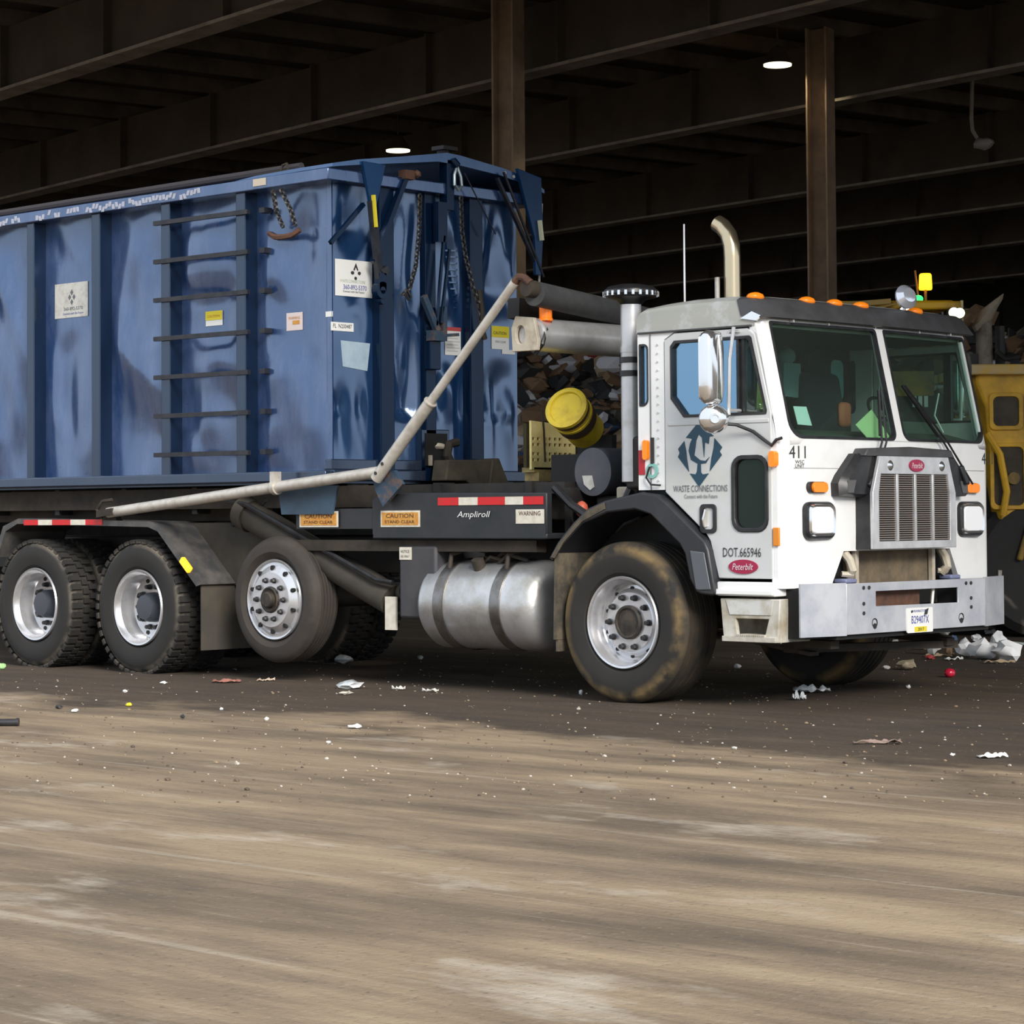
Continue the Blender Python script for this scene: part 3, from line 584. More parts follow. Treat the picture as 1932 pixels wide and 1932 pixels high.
        b = B(); b.prism(rrect(1.225, 1.275, 1.52, 1.62, .022), [], 'y', -.012, .03); obj('marker_lamp', b, amber, cs, bev=.008)
        b = B(); b.box(1.235, 1.282, .015, .03, 1.03, 1.145); obj('marker_lamp', b, mat('marker_orange', (.75,.25,.02), .35), cs, bev=.004)
# cab corners between side and front face (rounded), and windshield pillars
def corner(z0, z1, flip):
    R_ = .10; rings = []
    for z in (z0, z1):
        ring = []
        for rad in (R_, R_-.035):
            pts = []
            for i in range(9):
                a = PI/2*i/8; y = .03+R_-rad*math.cos(a); x = -R_+rad*math.sin(a)
                pts.append((fx(z)+off(.13)+x, YC-y if flip else y, z))
            ring += pts if rad == R_ else list(reversed(pts))
        rings.append(ring)
    return rings
for flip in (0, 1):
    b = B(); b.loft(corner(.765, 1.69, flip)); b.loft(corner(1.69, 2.47, flip)); obj('cab_corner', b, white, T, 50)
b = B(); lowf = [(.118, .765), (.49, .785), (.61, .99), (1.83, .99), (1.95, .785), (2.322, .765), (2.322, 1.69), (1.9, 1.69), (1.4, 1.69), (.9, 1.69), (.5, 1.69), (.118, 1.69)]
b.prism(lowf, [], 'x', -.04, 0)
for i in range(1, 22): bmesh.ops.bisect_plane(b.bm, geom=b.bm.verts[:]+b.bm.edges[:]+b.bm.faces[:], plane_co=(0, .13+i*.1, 0), plane_no=(0,1,0))
frontbend(b); fp = obj('front_panel', b, white, T)
b = B(); b.box(.001, .004, .13, .76, 1.512, 1.517); b.box(.001, .004, 1.68, 2.31, 1.512, 1.517); frontbend(b); obj('panel_seam', b, mat('seam_grey', (.35,.35,.35), .7), fp)
paneL = rrect(.082, 1.205, 1.70, 2.443, [.12, .06, .03, .035]); paneR = rrect(1.285, 2.345, 1.70, 2.443, [.07, .10, .035, .03])
b = B(); b.prism([(.10, 1.66), (2.34, 1.66), (2.34, 2.475), (.10, 2.475)], [rrect(.105, 1.205, 1.70, 2.443, [.11, .06, .03, .02]), rrect(1.285, 2.335, 1.70, 2.443, [.07, .1, .035, .02])], 'x', -.04, .003); frontbend(b); wf_ = obj('windshield_frame', b, white, T, 50)
for pn_, nm in ((rrect(.105, 1.205, 1.70, 2.443, [.11, .06, .03, .02], 6), 'L'), (rrect(1.285, 2.335, 1.70, 2.443, [.07, .1, .035, .02], 6), 'R')):
    b = B(); ring(b, pn_, shrink(pn_, .018), 'x', -.02, .007); frontbend(b); obj('windshield_gasket', b, blackp, wf_)
    b = B(); b.prism(pn_, [], 'x', -.016, -.012); frontbend(b); obj('windshield_pane', b, wsglass, wf_)
# roof and visor
prof = [(.135, 2.41), (.135, 2.52), (.155, 2.565), (.20, 2.595), (.35, 2.615), (.57, 2.628), (.85, 2.628), (1.04, 2.615), (1.10, 2.585), (1.10, 2.41)]
b = B(); rings = []
for y, sc_, in ((.026, 0), (.03, .03), (.06, .07), (.13, .10), (.3, .115), (1.22, .13), (2.14, .115), (2.31, .10), (2.38, .07), (2.41, .03), (2.414, 0)):
    rings.append([(x, y, z if z < 2.5 else 2.5+(z-2.5)*(.5+sc_/.13*.5)) for x, z in prof])
b.loft(rings); rf_ = obj('cab_roof', b, roofgrey, T, 40)
b = B(); b.box(.15, 1.08, .012, .03, 2.405, 2.418); obj('drip_rail', b, visorm, rf_, bev=.004)
b = B(); rings = []
for y in (.02, .06, .3, .7, 1.22, 1.74, 2.14, 2.38, 2.42):
    o_ = off(y); e_ = .0 if .05 < y < 2.39 else -.02
    rings.append([(1.215+o_, y, 2.455), (1.235+o_, y, 2.462), (1.16+o_, y, 2.575+e_), (1.11+o_, y, 2.60+e_), (1.02+o_, y, 2.60+e_), (1.05+o_, y, 2.475)])
b.loft(rings); vs = obj('sun_visor', b, visorm, T, 40)
b = B()
for y in (.32, .7, 1.22, 1.74, 2.12): b.box(1.16, 1.19, y-.006, y+.006, 2.44, 2.47)
obj('visor_bracket', b, alum, vs)
b = B(); b.prism([(1.0, 2.46), (1.09, 2.50), (1.16, 2.47), (1.12, 2.44)], [], 'y', .012, .03); obj('visor_end_clip', b, chrome, vs)
for y in (.10, .60, .89, 1.18, 1.84): 
    q = B(); g_ = q.ico((1.10+off(y), y, 2.597), .045, 2, (1.15, 1.5, .7)); obj('clearance_lamp', q, amber, T, 40)
cyanpane = mat('rear_window_daylight', (.30,.62,.64), .25)  # opaque cyan panes, daylight behind the windows painted as colour
# cab back, floor, interior
b = B(); b.prism([(.06, 1.35), (2.38, 1.35), (2.38, 2.42), (.06, 2.42)], [rrect(.30, .72, 2.0, 2.30, .05), rrect(.85, 1.15, 2.0, 2.30, .05), rrect(2.13, 2.31, 2.04, 2.33, .05)], 'x', .14, .175); bk = obj('cab_back', b, interior, T)
for (a, c, z0, z1) in ((.30, .72, 2.0, 2.30), (.85, 1.15, 2.0, 2.30), (2.13, 2.31, 2.04, 2.33)): q = B(); q.prism(rrect(a, c, z0, z1, .05), [], 'x', .152, .156); obj('rear_window', q, cyanpane, bk)
b = B(); b.box(.15, 1.24, .07, 2.37, 1.36, 1.40); b.box(.75, 1.24, .07, 2.37, .85, .9); b.box(.74, .78, .07, 2.37, .85, 1.4); b.box(.177, .182, .08, 2.36, 1.36, 1.93); b.box(.2, 1.08, .07, 2.37, 2.40, 2.405); obj('cab_lining', b, interior, T)
b = B(); rings = []
for y in (.17, 1.0, 2.27): rings.append([(1.30, y, 1.66), (1.24, y, 1.72), (1.05, y, 1.77), (.95, y, 1.74), (.92, y, 1.62), (1.0, y, 1.40), (1.30, y, 1.40)])
b.loft(rings); b.prism(rrect(1.5, 2.1, 1.70, 1.85, .06), [], 'x', .95, 1.05); ds = obj('dashboard', b, dashm, T, 40)
def seat(y, nm):
    b = B(); b.box(.38, .85, y-.25, y+.25, 1.40, 1.55); st = obj('seat', b, seatm, T, bev=.05)
    b = B(); b.obox((.33, y, 1.88), (.14, 0, 0), (0, .48, 0), (-.12, 0, .68)); obj('seat_back', b, seatm, st, bev=.05)
    b = B(); b.obox((.27, y, 2.29), (.10, 0, 0), (0, .22, 0), (-.03, 0, .15)); obj('headrest', b, seatm, st, bev=.04)
seat(.55, 0); seat(1.78, 1)
b = B(); b.lathe([(.185, -.012), (.20, 0), (.185, .012), (.172, 0), (.185, -.012)], (.86, 1.85, 1.88), (.75, 0, .6), 32); b.beam((.86, 1.68, 1.88), (.86, 2.02, 1.88), .02, .02); b.cyl((.86, 1.85, 1.88), (1.0, 1.85, 1.72), .03); obj('steering_wheel', b, blackp, T)
# things behind the glass
def tilt_sheet(name, pts, m, parent, d=-.035): q = B(); q.prism(pts, [], 'x', d-.003, d); frontbend(q); return obj(name, q, m, parent, 0)
tilt_sheet('paper_notice', [(.245, 1.79), (.38, 1.785), (.36, 1.905), (.235, 1.905)], mat('notice_paper', (.72,.85,.84), .7), ds)
tilt_sheet('lime_diamond', [(.93, 1.715), (1.19, 1.72), (1.04, 1.905), (.83, 1.80)], lime, ds)
b = B(); b.prism([(1.36, 2.04), (1.58, 2.03), (1.57, 2.27), (1.38, 2.27)], [], 'x', .28, .32); b.ico((.27, 1.47, 2.32), .07, 2, (1, 1, .9)); b.box(.18, .28, 1.46, 1.48, 2.24, 2.28); obj('hanging_jacket', b, mat('jacket_grey', (.26,.40,.42), .8), T)
b = B(); b.prism([(.98, 1.88), (1.12, 1.88), (1.08, 2.13), (1.0, 2.13)], [], 'y', .18, .26); obj('safety_vest', b, hivis, T, bev=.02)
b = B(); b.box(.9, .96, 1.16, 1.28, 1.80, 1.97); obj('orange_bundle', b, skin_orange, T, bev=.03)
b = B(); b.tube([(1.1, 2.1, 2.05), (1.05, 2.12, 1.9), (1.1, 2.15, 1.78)], .006, 5); obj('interior_cord', b, paper, T)
# grille box
def tap(z): return (z-1.0)/.6*.1
b = B(); b.loft([[(x, .735+tap(z), z), (x, 1.705-tap(z), z)] for x, z in ((1.37, 1.0), (1.37, 1.60))] and [[(1.30, .735, 1.0), (1.46, .735, 1.0), (1.46, 1.705, 1.0), (1.30, 1.705, 1.0)], [(1.30, .735, 1.33), (1.46, .745, 1.33), (1.46, 1.695, 1.33), (1.30, 1.705, 1.33)], [(1.30, .82, 1.60), (1.46, .83, 1.60), (1.46, 1.61, 1.60), (1.30, 1.62, 1.60)]])
gb = obj('grille_box', b, blackp, T)
gout = [(.74, 1.0), (1.70, 1.0), (1.70, 1.36), (1.615, 1.595), (.825, 1.595), (.74, 1.36)]
gin = [(.81, 1.05), (1.63, 1.05), (1.63, 1.36), (1.605, 1.48), (.835, 1.48), (.81, 1.36)]
b = B(); b.prism(gout, [gin], 'x', 1.46, 1.485); gs = obj('grille_surround', b, mat('grille_bright', (.68,.68,.69), .3, .4, col2=(.5,.5,.5), scale=6), T, bev=.004)
b = B(); b.prism(gin, [], 'x', 1.455, 1.462); obj('grille_screen', b, blackvoid, gs, 0)
b = B()
for i in range(30):
    z = 1.058+i*.0142; m0 = .81+max(0, (z-1.36)/.12*.025)
    b.obox((1.468, 1.22, z), (.012, 0, .004), (0, 2*(1.22-m0), 0), (-.002, 0, .005))
s_ = obj('grille_slat', b, grillem, gs, 0); s_['kind'] = 'stuff'
for y in (1.02, 1.225, 1.43): b = B(); b.box(1.462, 1.486, y-.012, y+.012, 1.05, 1.48); obj('grille_bar', b, alum, gs, bev=.003)
b = B(); b.prism(ellipse(1.232, 1.537, .085, .04), [], 'x', 1.485, 1.494); bd = obj('maker_badge', b, ovalred, gs); text('Peterbilt', .125, .036, (1.494, 1.232, 1.537), EY, EZ, silver, gs, shear=.3)
for y in (.94, 1.535): b = B(); b.lathe([(0, .012), (.02, .01), (.034, 0)], (1.485, y, 1.535), EX, 12); obj('header_bolt', b, chrome, gs)
# black shroud round the grille
for s in (-1, 1):
    g = lambda a: 1.22+s*a
    b = B(); b.loft([[(x, g(a), z) for (a, z) in ((.40, 1.62), (.55, 1.61), (.70, 1.47), (.735, 1.42), (.73, 1.34), (.48, 1.33), (.40, 1.42))] for x in (1.33, 1.40)] + [[(1.44, g(a), z) for (a, z) in ((.40, 1.605), (.53, 1.59), (.66, 1.46), (.69, 1.415), (.69, 1.355), (.48, 1.35), (.40, 1.42))]])
    sh = obj('grille_shroud', b, blackp, T)
    b = B(); b.prism([(g(.63), 1.36), (g(.69), 1.36), (g(.69), 1.44), (g(.60), 1.44)], [], 'x', 1.441, 1.444); obj('shroud_inset', b, mat('shroud_grey', (.11,.11,.11), .5), sh)
b = B(); b.prism([(.70, 1.595), (1.74, 1.595), (1.70, 1.645), (1.22, 1.66), (.74, 1.645)], [], 'x', 1.33, 1.455); obj('shroud_top', b, visorm, T, bev=.01)
# wipers: two parallel arms each
for (p0, p1, p2) in (((1.43, .80, 1.40), (1.405, .985, 1.69), (1.315, 1.08, 2.03)), ((1.45, 1.93, 1.42), (1.40, 1.72, 1.69), (1.31, 1.36, 2.07))):
    b = B()
    for d in (-.02, .03): b.tube([(p0[0], p0[1]+d, p0[2]), (p1[0], p1[1]+d, p1[2]), (p2[0], p2[1]+d*.6, p2[2])], .0075, 5)
    wp = obj('wiper_arm', b, blackp, T)
    b = B(); b.beam(Vector(p0)+Vector((.0, -.05, 0)), Vector(p0)+(Vector(p1)-Vector(p0))*.45, .06, .04); obj('wiper_motor_cover', b, blackp, wp, bev=.01)
    e0 = Vector(p1)+(Vector(p2)-Vector(p1))*.12; b = B(); b.tube([e0-Vector((.012, .02, 0)), Vector(p2)-Vector((.012, .0, 0))], .01, 5); obj('wiper_blade', b, blackvoid, wp)
# headlamps and signals
for s in (-1, 1):
    g = lambda a: (1.22+s*a)
    yc = g(.865); o_ = off(yc)
    b = B(); b.loft([[(x+o_, yc+(yy-.5)*w_, 1.185+(zz-.5)*h_) for (yy, zz) in rrect(0, 1, 0, 1, .2)] for (x, w_, h_) in ((1.35, .30, .235), (1.375, .305, .24), (1.392, .285, .225))]); hl = obj('headlamp', b, blackp, T, 40)
    b = B(); b.loft([[(x+o_, yc+(yy-.5)*w_, 1.188+(zz-.5)*h_) for (yy, zz) in rrect(0, 1, 0, 1, .2)] for (x, w_, h_) in ((1.388, .27, .21), (1.408, .255, .198), (1.400, .225, .17))]); obj('lamp_bezel', b, chrome, hl, 40)
    b = B(); b.loft([[(x+o_, yc+(yy-.5)*w_, 1.188+(zz-.5)*h_) for (yy, zz) in rrect(0, 1, 0, 1, .2)] for (x, w_, h_) in ((1.398, .225, .17), (1.406, .215, .16))]); obj('lamp_lens', b, lamp_glass, hl, 40)
    yc = g(.88); b = B(); b.prism(rrect(yc-.095, yc+.095, 1.36, 1.43, .03), [], 'x', 1.335+off(yc), 1.375+off(yc)); sg = obj('turn_signal', b, blackp, T, bev=.006)
    b = B(); b.prism(rrect(yc-.065, yc+.09, 1.363, 1.427, .03), [], 'x', 1.37+off(yc), 1.392+off(yc)); obj('signal_lens', b, amber, sg, bev=.008)
def ftext(*a, **k):
    o = text(*a, **k)
    for v in o.data.vertices: v.co.x = 1.3625+off(v.co.y)
    return o
ftext('411', .155, .078, (0, .165, 1.615), EY, EZ, ink, fp, 'unit_number'); ftext('WSC', .085, .022, (0, .185, 1.553), EY, EZ, ink, fp); ftext('UNIT', .085, .022, (0, .185, 1.528), EY, EZ, ink, fp)
ftext('411', .155, .078, (0, 2.36, 1.60), EY, EZ, ink, fp, 'unit_number')
# radiator guard, tow hooks
b = B(); b.box(1.25, 1.29, .72, 1.72, .76, 1.02); obj('radiator_guard', b, rad_dirt, T)
for s in (-1, 1):
    g = lambda a: 1.22+s*a
    b = B(); b.prism([(g(.72), .76), (g(.60), 1.0), (g(.44), 1.0), (g(.40), .76)], [], 'x', 1.22, 1.26); br = obj('bumper_bracket', b, blackvoid, T)
    b = B(); b.tube([(1.30, g(.56), .99), (1.35, g(.55), .93), (1.37, g(.545), .87), (1.33, g(.53), .83)], .03, 8); b.tube([(1.32, g(.60), .845), (1.36, g(.545), .84), (1.32, g(.50), .845)], .018, 6); obj('tow_hook', b, beigem, br)
    b = B(); b.box(1.30, 1.33, g(.44)-.018, g(.44)+.018, .78, 1.0); obj('hook_strap', b, beigem, br)
    b = B(); b.box(1.30, 1.40, g(.60)-.06, g(.60)+.06, .785, .815); obj('lamp_socket', b, mat('slate_blue', (.2,.22,.36), .4), br, bev=.01)
# bumper
b = B(); b.prism([(.42, .47), (2.02, .47), (2.02, .79), (.42, .79)], [[(.74, .64), (1.69, .635), (1.69, .735), (.74, .735)]], 'x', 1.485, 1.5); bm_ = obj('bumper', b, bumperm, T, bev=.004)
for s in (-1, 1):
    g = lambda a: 1.22+s*a
    b = B(); b.loft([[(x, y, z) for (x, y) in ((1.485, g(.80)), (1.5, g(.802)), (1.415, g(1.17)), (1.40, g(1.165)))] for z in (.465, .795)]); obj('bumper_end', b, bumperm, bm_)
    for (yy, zz) in ((.62, .76), (.56, .76), (.62, .66), (.62, .60)): b = B(); b.cyl((1.5, g(yy), zz), (1.507, g(yy), zz), .012, seg=8); obj('bumper_bolt', b, nutm, bm_)
    b = B(); b.lathe([(.022, 0), (.03, .004), (.03, .0)], (1.5, g(.5), .535), EX, 12); b.cyl((1.5, g(.5), .515), (1.505, g(.5), .515), .018, seg=10); obj('bumper_hole', b, nutm, bm_)
b = B(); b.box(1.1, 1.47, .35, 2.1, .44, .62); b.box(1.3, 1.47, .42, .70, .5, .76); b.box(1.3, 1.47, 1.74, 2.02, .5, .76); obj('bumper_beam', b, blackvoid, T)
b = B(); b.box(1.25, 1.40, .12, .42, .45, .76); obj('bumper_end_brace', b, blackvoid, T)
b = B(); b.box(1.28, 1.42, .80, 1.35, .6, .76); obj('radiator_support', b, rust, T); b = B(); b.cyl((1.45, 1.45, .63), (1.45, 1.47, .75), .012, seg=6); obj('support_rod', b, polem, T)
b = B(); b.prism(rrect(1.075, 1.375, .455, .615, .012), [], 'x', 1.5, 1.506); lp = obj('licence_plate', b, paper, T)
text('WASHINGTON', .17, .016, (1.506, 1.21, .595), EY, EZ, bluetxt, lp); text('B29407X', .2, .05, (1.506, 1.225, .54), EY, EZ, bluetxt, lp); b = B(); b.box(1.506, 1.508, 1.16, 1.30, .46, .493); obj('tab_sticker', b, yellowl, lp); text('2017', .07, .02, (1.508, 1.23, .477), EY, EZ, ink, lp)
b = B(); b.prism([(1.285, .60), (1.325, .61), (1.31, .57), (1.27, .565)], [], 'x', 1.506, 1.507); b.cyl((1.506, 1.13, .592), (1.508, 1.13, .592), .009, seg=8); obj('plate_mark', b, ink, lp)
# steps
b = B(); b.box(.80, 1.255, .0, .3, .715, .805); b.box(.80, 1.255, -.02, .0, .72, .76); obj('door_sill', b, white, T, bev=.01)
so = [(.82, .70), (1.29, .70), (1.27, .43), (.845, .43)]
b = B(); b.prism(so, [[(.94, .575), (1.20, .575), (1.17, .475), (.955, .475)]], 'y', .01, .04); b.box(.83, .86, .04, .35, .43, .70); b.box(1.24, 1.27, .04, .35, .43, .70); b.box(.84, 1.26, .33, .35, .43, .70); stp = obj('cab_step', b, stepm, T, bev=.006)
b = B(); b.box(.845, 1.265, -.01, .33, .43, .465); obj('step_tread', b, stepm, stp, bev=.004)
b = B()
for i in range(16): b.box(.955+i*.0145, .963+i*.0145, -.012, .25, .465, .478)
s_ = obj('tread_tooth', b, stepm, stp, 0); s_['kind'] = 'stuff'
b = B(); b.prism([(.87, .69), (1.24, .69), (1.22, .60), (.90, .60)], [], 'y', .004, .012); obj('step_plate', b, mat('step_pale', (.60,.60,.57), .5, col2=(.42,.38,.3), scale=7), stp)
# mirrors
def mirror(y0, s, nm):
    b = B(); b.loft([[(x, y0+s*(yy-.5)*w_, 2.145+(zz-.5)*h_) for (yy, zz) in rrect(0, 1, 0, 1, [.25]*4)] for (x, w_, h_) in ((.90, .17, .44), (.93, .19, .465), (.965, .175, .45), (.985, .12, .40))]); mr_ = obj('mirror', b, chrome, T, 50)
    b = B(); b.prism(rrect(y0-.08, y0+.08, 1.94, 2.35, .03), [], 'x', .894, .9); obj('mirror_glass', b, chrome, mr_)
    b = B(); b.tube([(1.02, y0+s*.12, 2.40), (1.0, y0+s*.10, 2.2), (.99, y0+s*.1, 1.85)], .012, 8); b.tube([(.98, y0+s*.23, 2.38), (.99, y0+s*.10, 2.37)], .012, 6); b.tube([(.98, y0+s*.23, 1.88), (.99, y0+s*.10, 1.88)], .012, 6); obj('mirror_bracket', b, alum, mr_)
    b = B(); b.lathe([(0, .05), (.02, .05), (.022, .06), (.03, .06), (.034, .045), (.06, .04), (.085, .02), (.094, .0), (.094, -.015), (.088, -.022), (0, -.025)], (.95, y0, 1.825), (.7, -.7*s, 0), 32); obj('convex_mirror', b, chrome, mr_)
mirror(-.20, 1, 'n'); mirror(2.64, -1, 'f')
b = B(); b.tube([(.92, -.12, 1.80), (1.0, -.04, 1.79), (1.1, .005, 1.745), (1.18, .012, 1.69), (1.235, .015, 1.655), (1.27, .015, 1.69), (1.31, .02, 1.70)], .011, 6); obj('mirror_cable', b, blackp, T)
# roof spot mirror, antenna, stack
b = B(); b.lathe([(0, .05), (.05, .04), (.085, .0), (.08, -.02), (0, -.03)], (1.12, 1.69, 2.69), (.85, -.3, .25), 24); b.cyl((1.1, 1.69, 2.60), (1.11, 1.69, 2.66), .012, seg=6); obj('roof_spot_lamp', b, mat('spot_lamp', (.8,.82,.9), .15, .6), T)
b = B(); b.cyl((.2, .45, 2.6), (.2, .45, 3.16), .008, .006, seg=6); obj('antenna', b, alum, T)
b = B(); b.tube([(-.06, 1.3, 1.2), (-.06, 1.3, 3.02), (-.065, 1.3, 3.10), (-.09, 1.3, 3.18), (-.14, 1.3, 3.24), (-.19, 1.3, 3.27)], .06, 20); ex_ = obj('exhaust_stack', b, mat('stack_chrome', (.66,.54,.36), .22, .9), T, 60)
b = B(); b.lathe([(.062, 2.55), (.085, 2.56), (.085, 2.60), (.062, 2.62)], (-.06, 1.3, 0), EZ, 20); obj('stack_clamp', b, amber, ex_)
b = B(); b.cyl((-.13, 1.22, 2.4), (-.13, 1.22, 2.88), .018, seg=6); obj('vent_pipe', b, polem, T)
# air intake
b = B(); b.cyl((-.1, .25, 1.45), (-.1, .25, 2.70), .070, seg=24); b.cyl((-.1, .25, 2.31), (-.1, .25, 2.35), .074, seg=24); ai = obj('air_intake_pipe', b, alum, T)
for z in (2.26, 2.17): b = B(); b.lathe([(.072, z-.02), (.080, z-.018), (.080, z+.018), (.072, z+.02)], (-.1, .25, 0), EZ, 24); obj('hose_clamp', b, blackp, ai)
b = B(); b.lathe([(.07, 2.63), (.10, 2.66), (.165, 2.675), (.185, 2.70), (.18, 2.725), (.15, 2.75), (.08, 2.765), (0, 2.77)], (-.1, .25, 0), EZ, 36); cp_ = obj('intake_cap', b, blackp, ai)
b = B()
for i in range(24): a = 2*PI*i/24; b.obox((-.1+.178*math.cos(a), .25+.178*math.sin(a), 2.70), (.02*math.cos(a), .02*math.sin(a), 0), (-.018*math.sin(a), .018*math.cos(a), 0), (0, 0, .03))
obj('cap_vane', b, chrome, ai, 0)
# tarp roller, canister
b = B(); b.cyl((-.76, .02, 2.735), (-1.0, 1.75, 2.63), .085, seg=24); obj('tarp_roller', b, mat('roller_cloth', (.045,.046,.048), .75, col2=(.07,.07,.07), scale=5), T)
b = B(); b.beam((-1.05, .12, 2.66), (-1.25, 1.75, 2.56), .10, .14); obj('tarp_housing', b, frame, T)
b = B(); b.cyl((-.9, .16, 2.47), (-.9, 1.30, 2.47), .115, seg=36); b.cyl((-.9, .12, 2.47), (-.9, .17, 2.47), .10, seg=36); cn = obj('hydraulic_canister', b, alum, T)
b = B(); b.prism([(-1.03, 2.355), (-.80, 2.355), (-.79, 2.42), (-.83, 2.58), (-1.0, 2.60), (-1.04, 2.52)], [ellipse(-.955, 2.47, .045, .065, 16)], 'y', .085, .115); obj('canister_bracket', b, beigem, cn, bev=.004)
b = B(); b.lathe([(.05, 0), (.05, .015), (.045, .02), (.045, .09), (.03, .1), (0, .1)], (-.84, .22, 2.565), EZ, 16); obj('beacon', b, mat('beacon_amber', (1.,.22,.01), .25, emit=.12), cn)
b = B(); b.tube([(-.88, .26, 2.6), (-.80, .18, 2.5), (-.80, .14, 2.4), (-.86, .13, 2.33)], .015, 6); obj('black_hose', b, blackp, cn)
b = B(); b.beam((-.95, 1.55, 1.5), (-.3, 1.55, 2.4), .06, .06); b.box(-.38, -.26, 1.5, 1.6, 1.3, 2.42); b.box(-1.0, -.9, 1.5, 1.6, 1.4, 2.72); b.box(-1.0, -.26, 1.5, 1.6, 1.40, 1.5); obj('headframe', b, frame, T)
b = B(); b.cyl((-.58, .40, 1.525), (-.58, .95, 1.525), .165, seg=40); ht = obj('hydraulic_tank', b, mat('tank_slate', (.06,.065,.085), .5, col2=(.085,.085,.09), scale=5), T)
b = B(); b.prism([(-.67, 1.50), (-.585, 1.50), (-.565, 1.42), (-.60, 1.40), (-.655, 1.44)], [], 'y', .392, .4); obj('tank_sticker', b, dingy, ht)
b = B(); b.box(-.60, -.2, .45, .9, 1.10, 1.36); b.box(-.38, .05, .95, 1.6, 1.2, 1.95); b.box(-.12, .1, .2, .5, 1.4, 1.75); b.box(-1.3, -.4, .7, 1.9, 1.05, 1.42); obj('pump_block', b, frame, T, bev=.02)
b = B(); b.box(-.34, -.22, .36, .45, 1.32, 1.42); obj('valve_box', b, beigem, T, bev=.015); b = B(); b.ico((-.62, .33, 1.27), .045, 2, (1, 1, 1.3)); obj('red_cap', b, mat('cap_orange', (.6,.12,.06), .5), T)
b = B(); b.tube([(-.2, .35, 1.4), (-.25, .3, 1.25), (-.4, .28, 1.2), (-.55, .3, 1.12)], .03, 8); b.tube([(-.1, .6, 1.9), (-.25, .5, 1.6), (-.3, .4, 1.45)], .025, 8); b.tube([(-.75, .2, 1.42), (-.6, .2, 1.3), (-.45, .25, 1.2)], .03, 8); obj('coolant_hose', b, blackp, T)
# tarp arm
b = B(); b.tube([(-5.37, -.03, 1.275), (-3.32, -.05, 1.455), (-2.22, -.05, 1.548)], .042, 14); ta = obj('tarp_arm', b, polem, T)
b = B(); b.tube([(-3.345, -.05, 1.453), (-3.305, -.05, 1.456)], .058, 14); b.box(-3.35, -3.31, -.09, -.01, 1.43, 1.57); obj('arm_collar', b, polem, ta)
P0, P1 = Vector((-2.24, -.055, 1.50)), Vector((-.875, -.05, 2.815))
b = B(); b.tube([P0, P0.lerp(P1, .40)], .045, 14); b.tube([P0.lerp(P1, .40), P0.lerp(P1, .405)], .05, 14); b.tube([P0.lerp(P1, .40), P1], .032, 14); ua = obj('upper_tarp_arm', b, polem, T)
b = B(); b.tube([P1, P1+Vector((.04, 0, .035)), Vector((-.79, -.05, 2.84)), Vector((-.74, -.04, 2.80))], .028, 10); obj('arm_elbow', b, rust, ua)
b = B(); b.lathe([(0, -.03), (.055, -.03), (.06, .0), (.06, .05), (0, .05)], (-.765, -.03, 2.765), EY, 16); obj('roller_pivot', b, brownst, ua)
for k_ in (.03, .08): b = B(); q_ = P0.lerp(P1, k_); b.cyl(q_-Vector((0, .05, 0)), q_-Vector((0, .04, 0)), .013, seg=8); obj('pivot_bolt', b, nutm, ua)
b = B(); b.prism([(-2.33, 1.52), (-2.10, 1.56), (-2.02, 1.46), (-2.22, 1.30), (-2.30, 1.42)], [], 'y', -.01, .02); obj('pivot_bracket', b, hookm, ua)
b = B(); b.box(-5.5, -5.3, -.01, .06, 1.2, 1.33); b.obox((-5.36, -.06, 1.275), (.20, 0, .02), (0, .05, 0), (0, 0, .055)); b.tube([(-5.42, -.05, 1.24), (-5.52, -.03, 1.30), (-5.46, -.02, 1.37), (-5.36, .0, 1.38)], .014, 5); obj('arm_base', b, brownst, ta)
b = B(); b.prism([(-3.36, 1.25), (-2.80, 1.25), (-2.74, 1.46), (-3.40, 1.46)], [], 'y', .035, .05); obj('blue_flap', b, mat('flap_blue', (.045,.085,.13), .6, col2=(.03,.05,.08), scale=3), T)
#==PART3==
# ------------------------------------------------------------------ the container
CT = empty('roll_off_container', (-6.2, 1.22, 1.47), 'dented dark blue steel roll-off container with side ladder riding on the truck bed', 'container')
YS, XF, ZB, ZT = .225, -3.0, 1.56, 3.73
FLAT = [(-6.46, -5.93, 2.86, 3.24), (-4.5, -4.2, 2.69, 2.9), (-3.54, -3.28, 2.6, 2.82)]; FLATF = [(.24, .64, 2.86, 3.18), (.18, .45, 2.6, 2.7), (.28, .62, 2.3, 2.57), (1.38, 1.6, 2.46, 2.73), (1.92, 2.23, 2.5, 2.77)]
def calm(F_, x, z):
    k = 1.
    for (a, c, z0, z1) in F_: k = min(k, max(a-x, x-c, z0-z, z-z1, 0)/.28)
    return k*k*(3-2*k)
def dent(x, z, s, a=.10):
    p = Vector((x*1.6+s*5.7, z*.6, s*1.3))
    n = noise.noise(p)*1.0+noise.noise(p*2.3)*.45
    c = abs(noise.noise(Vector((x*1.0+z*.45+s*3.1, z*.35-s, 4.2))))
    return a*(n*.9-.9*max(0, .28-c)*2.2)
ribs = [(-9.37, -9.27), (-8.46, -8.36), (-7.56, -7.46), (-6.65, -6.55), (-5.76, -5.65), (-4.86, -4.75), (-3.95, -3.84)]
xs = [-9.6]+[v for r in ribs for v in r]+[XF]
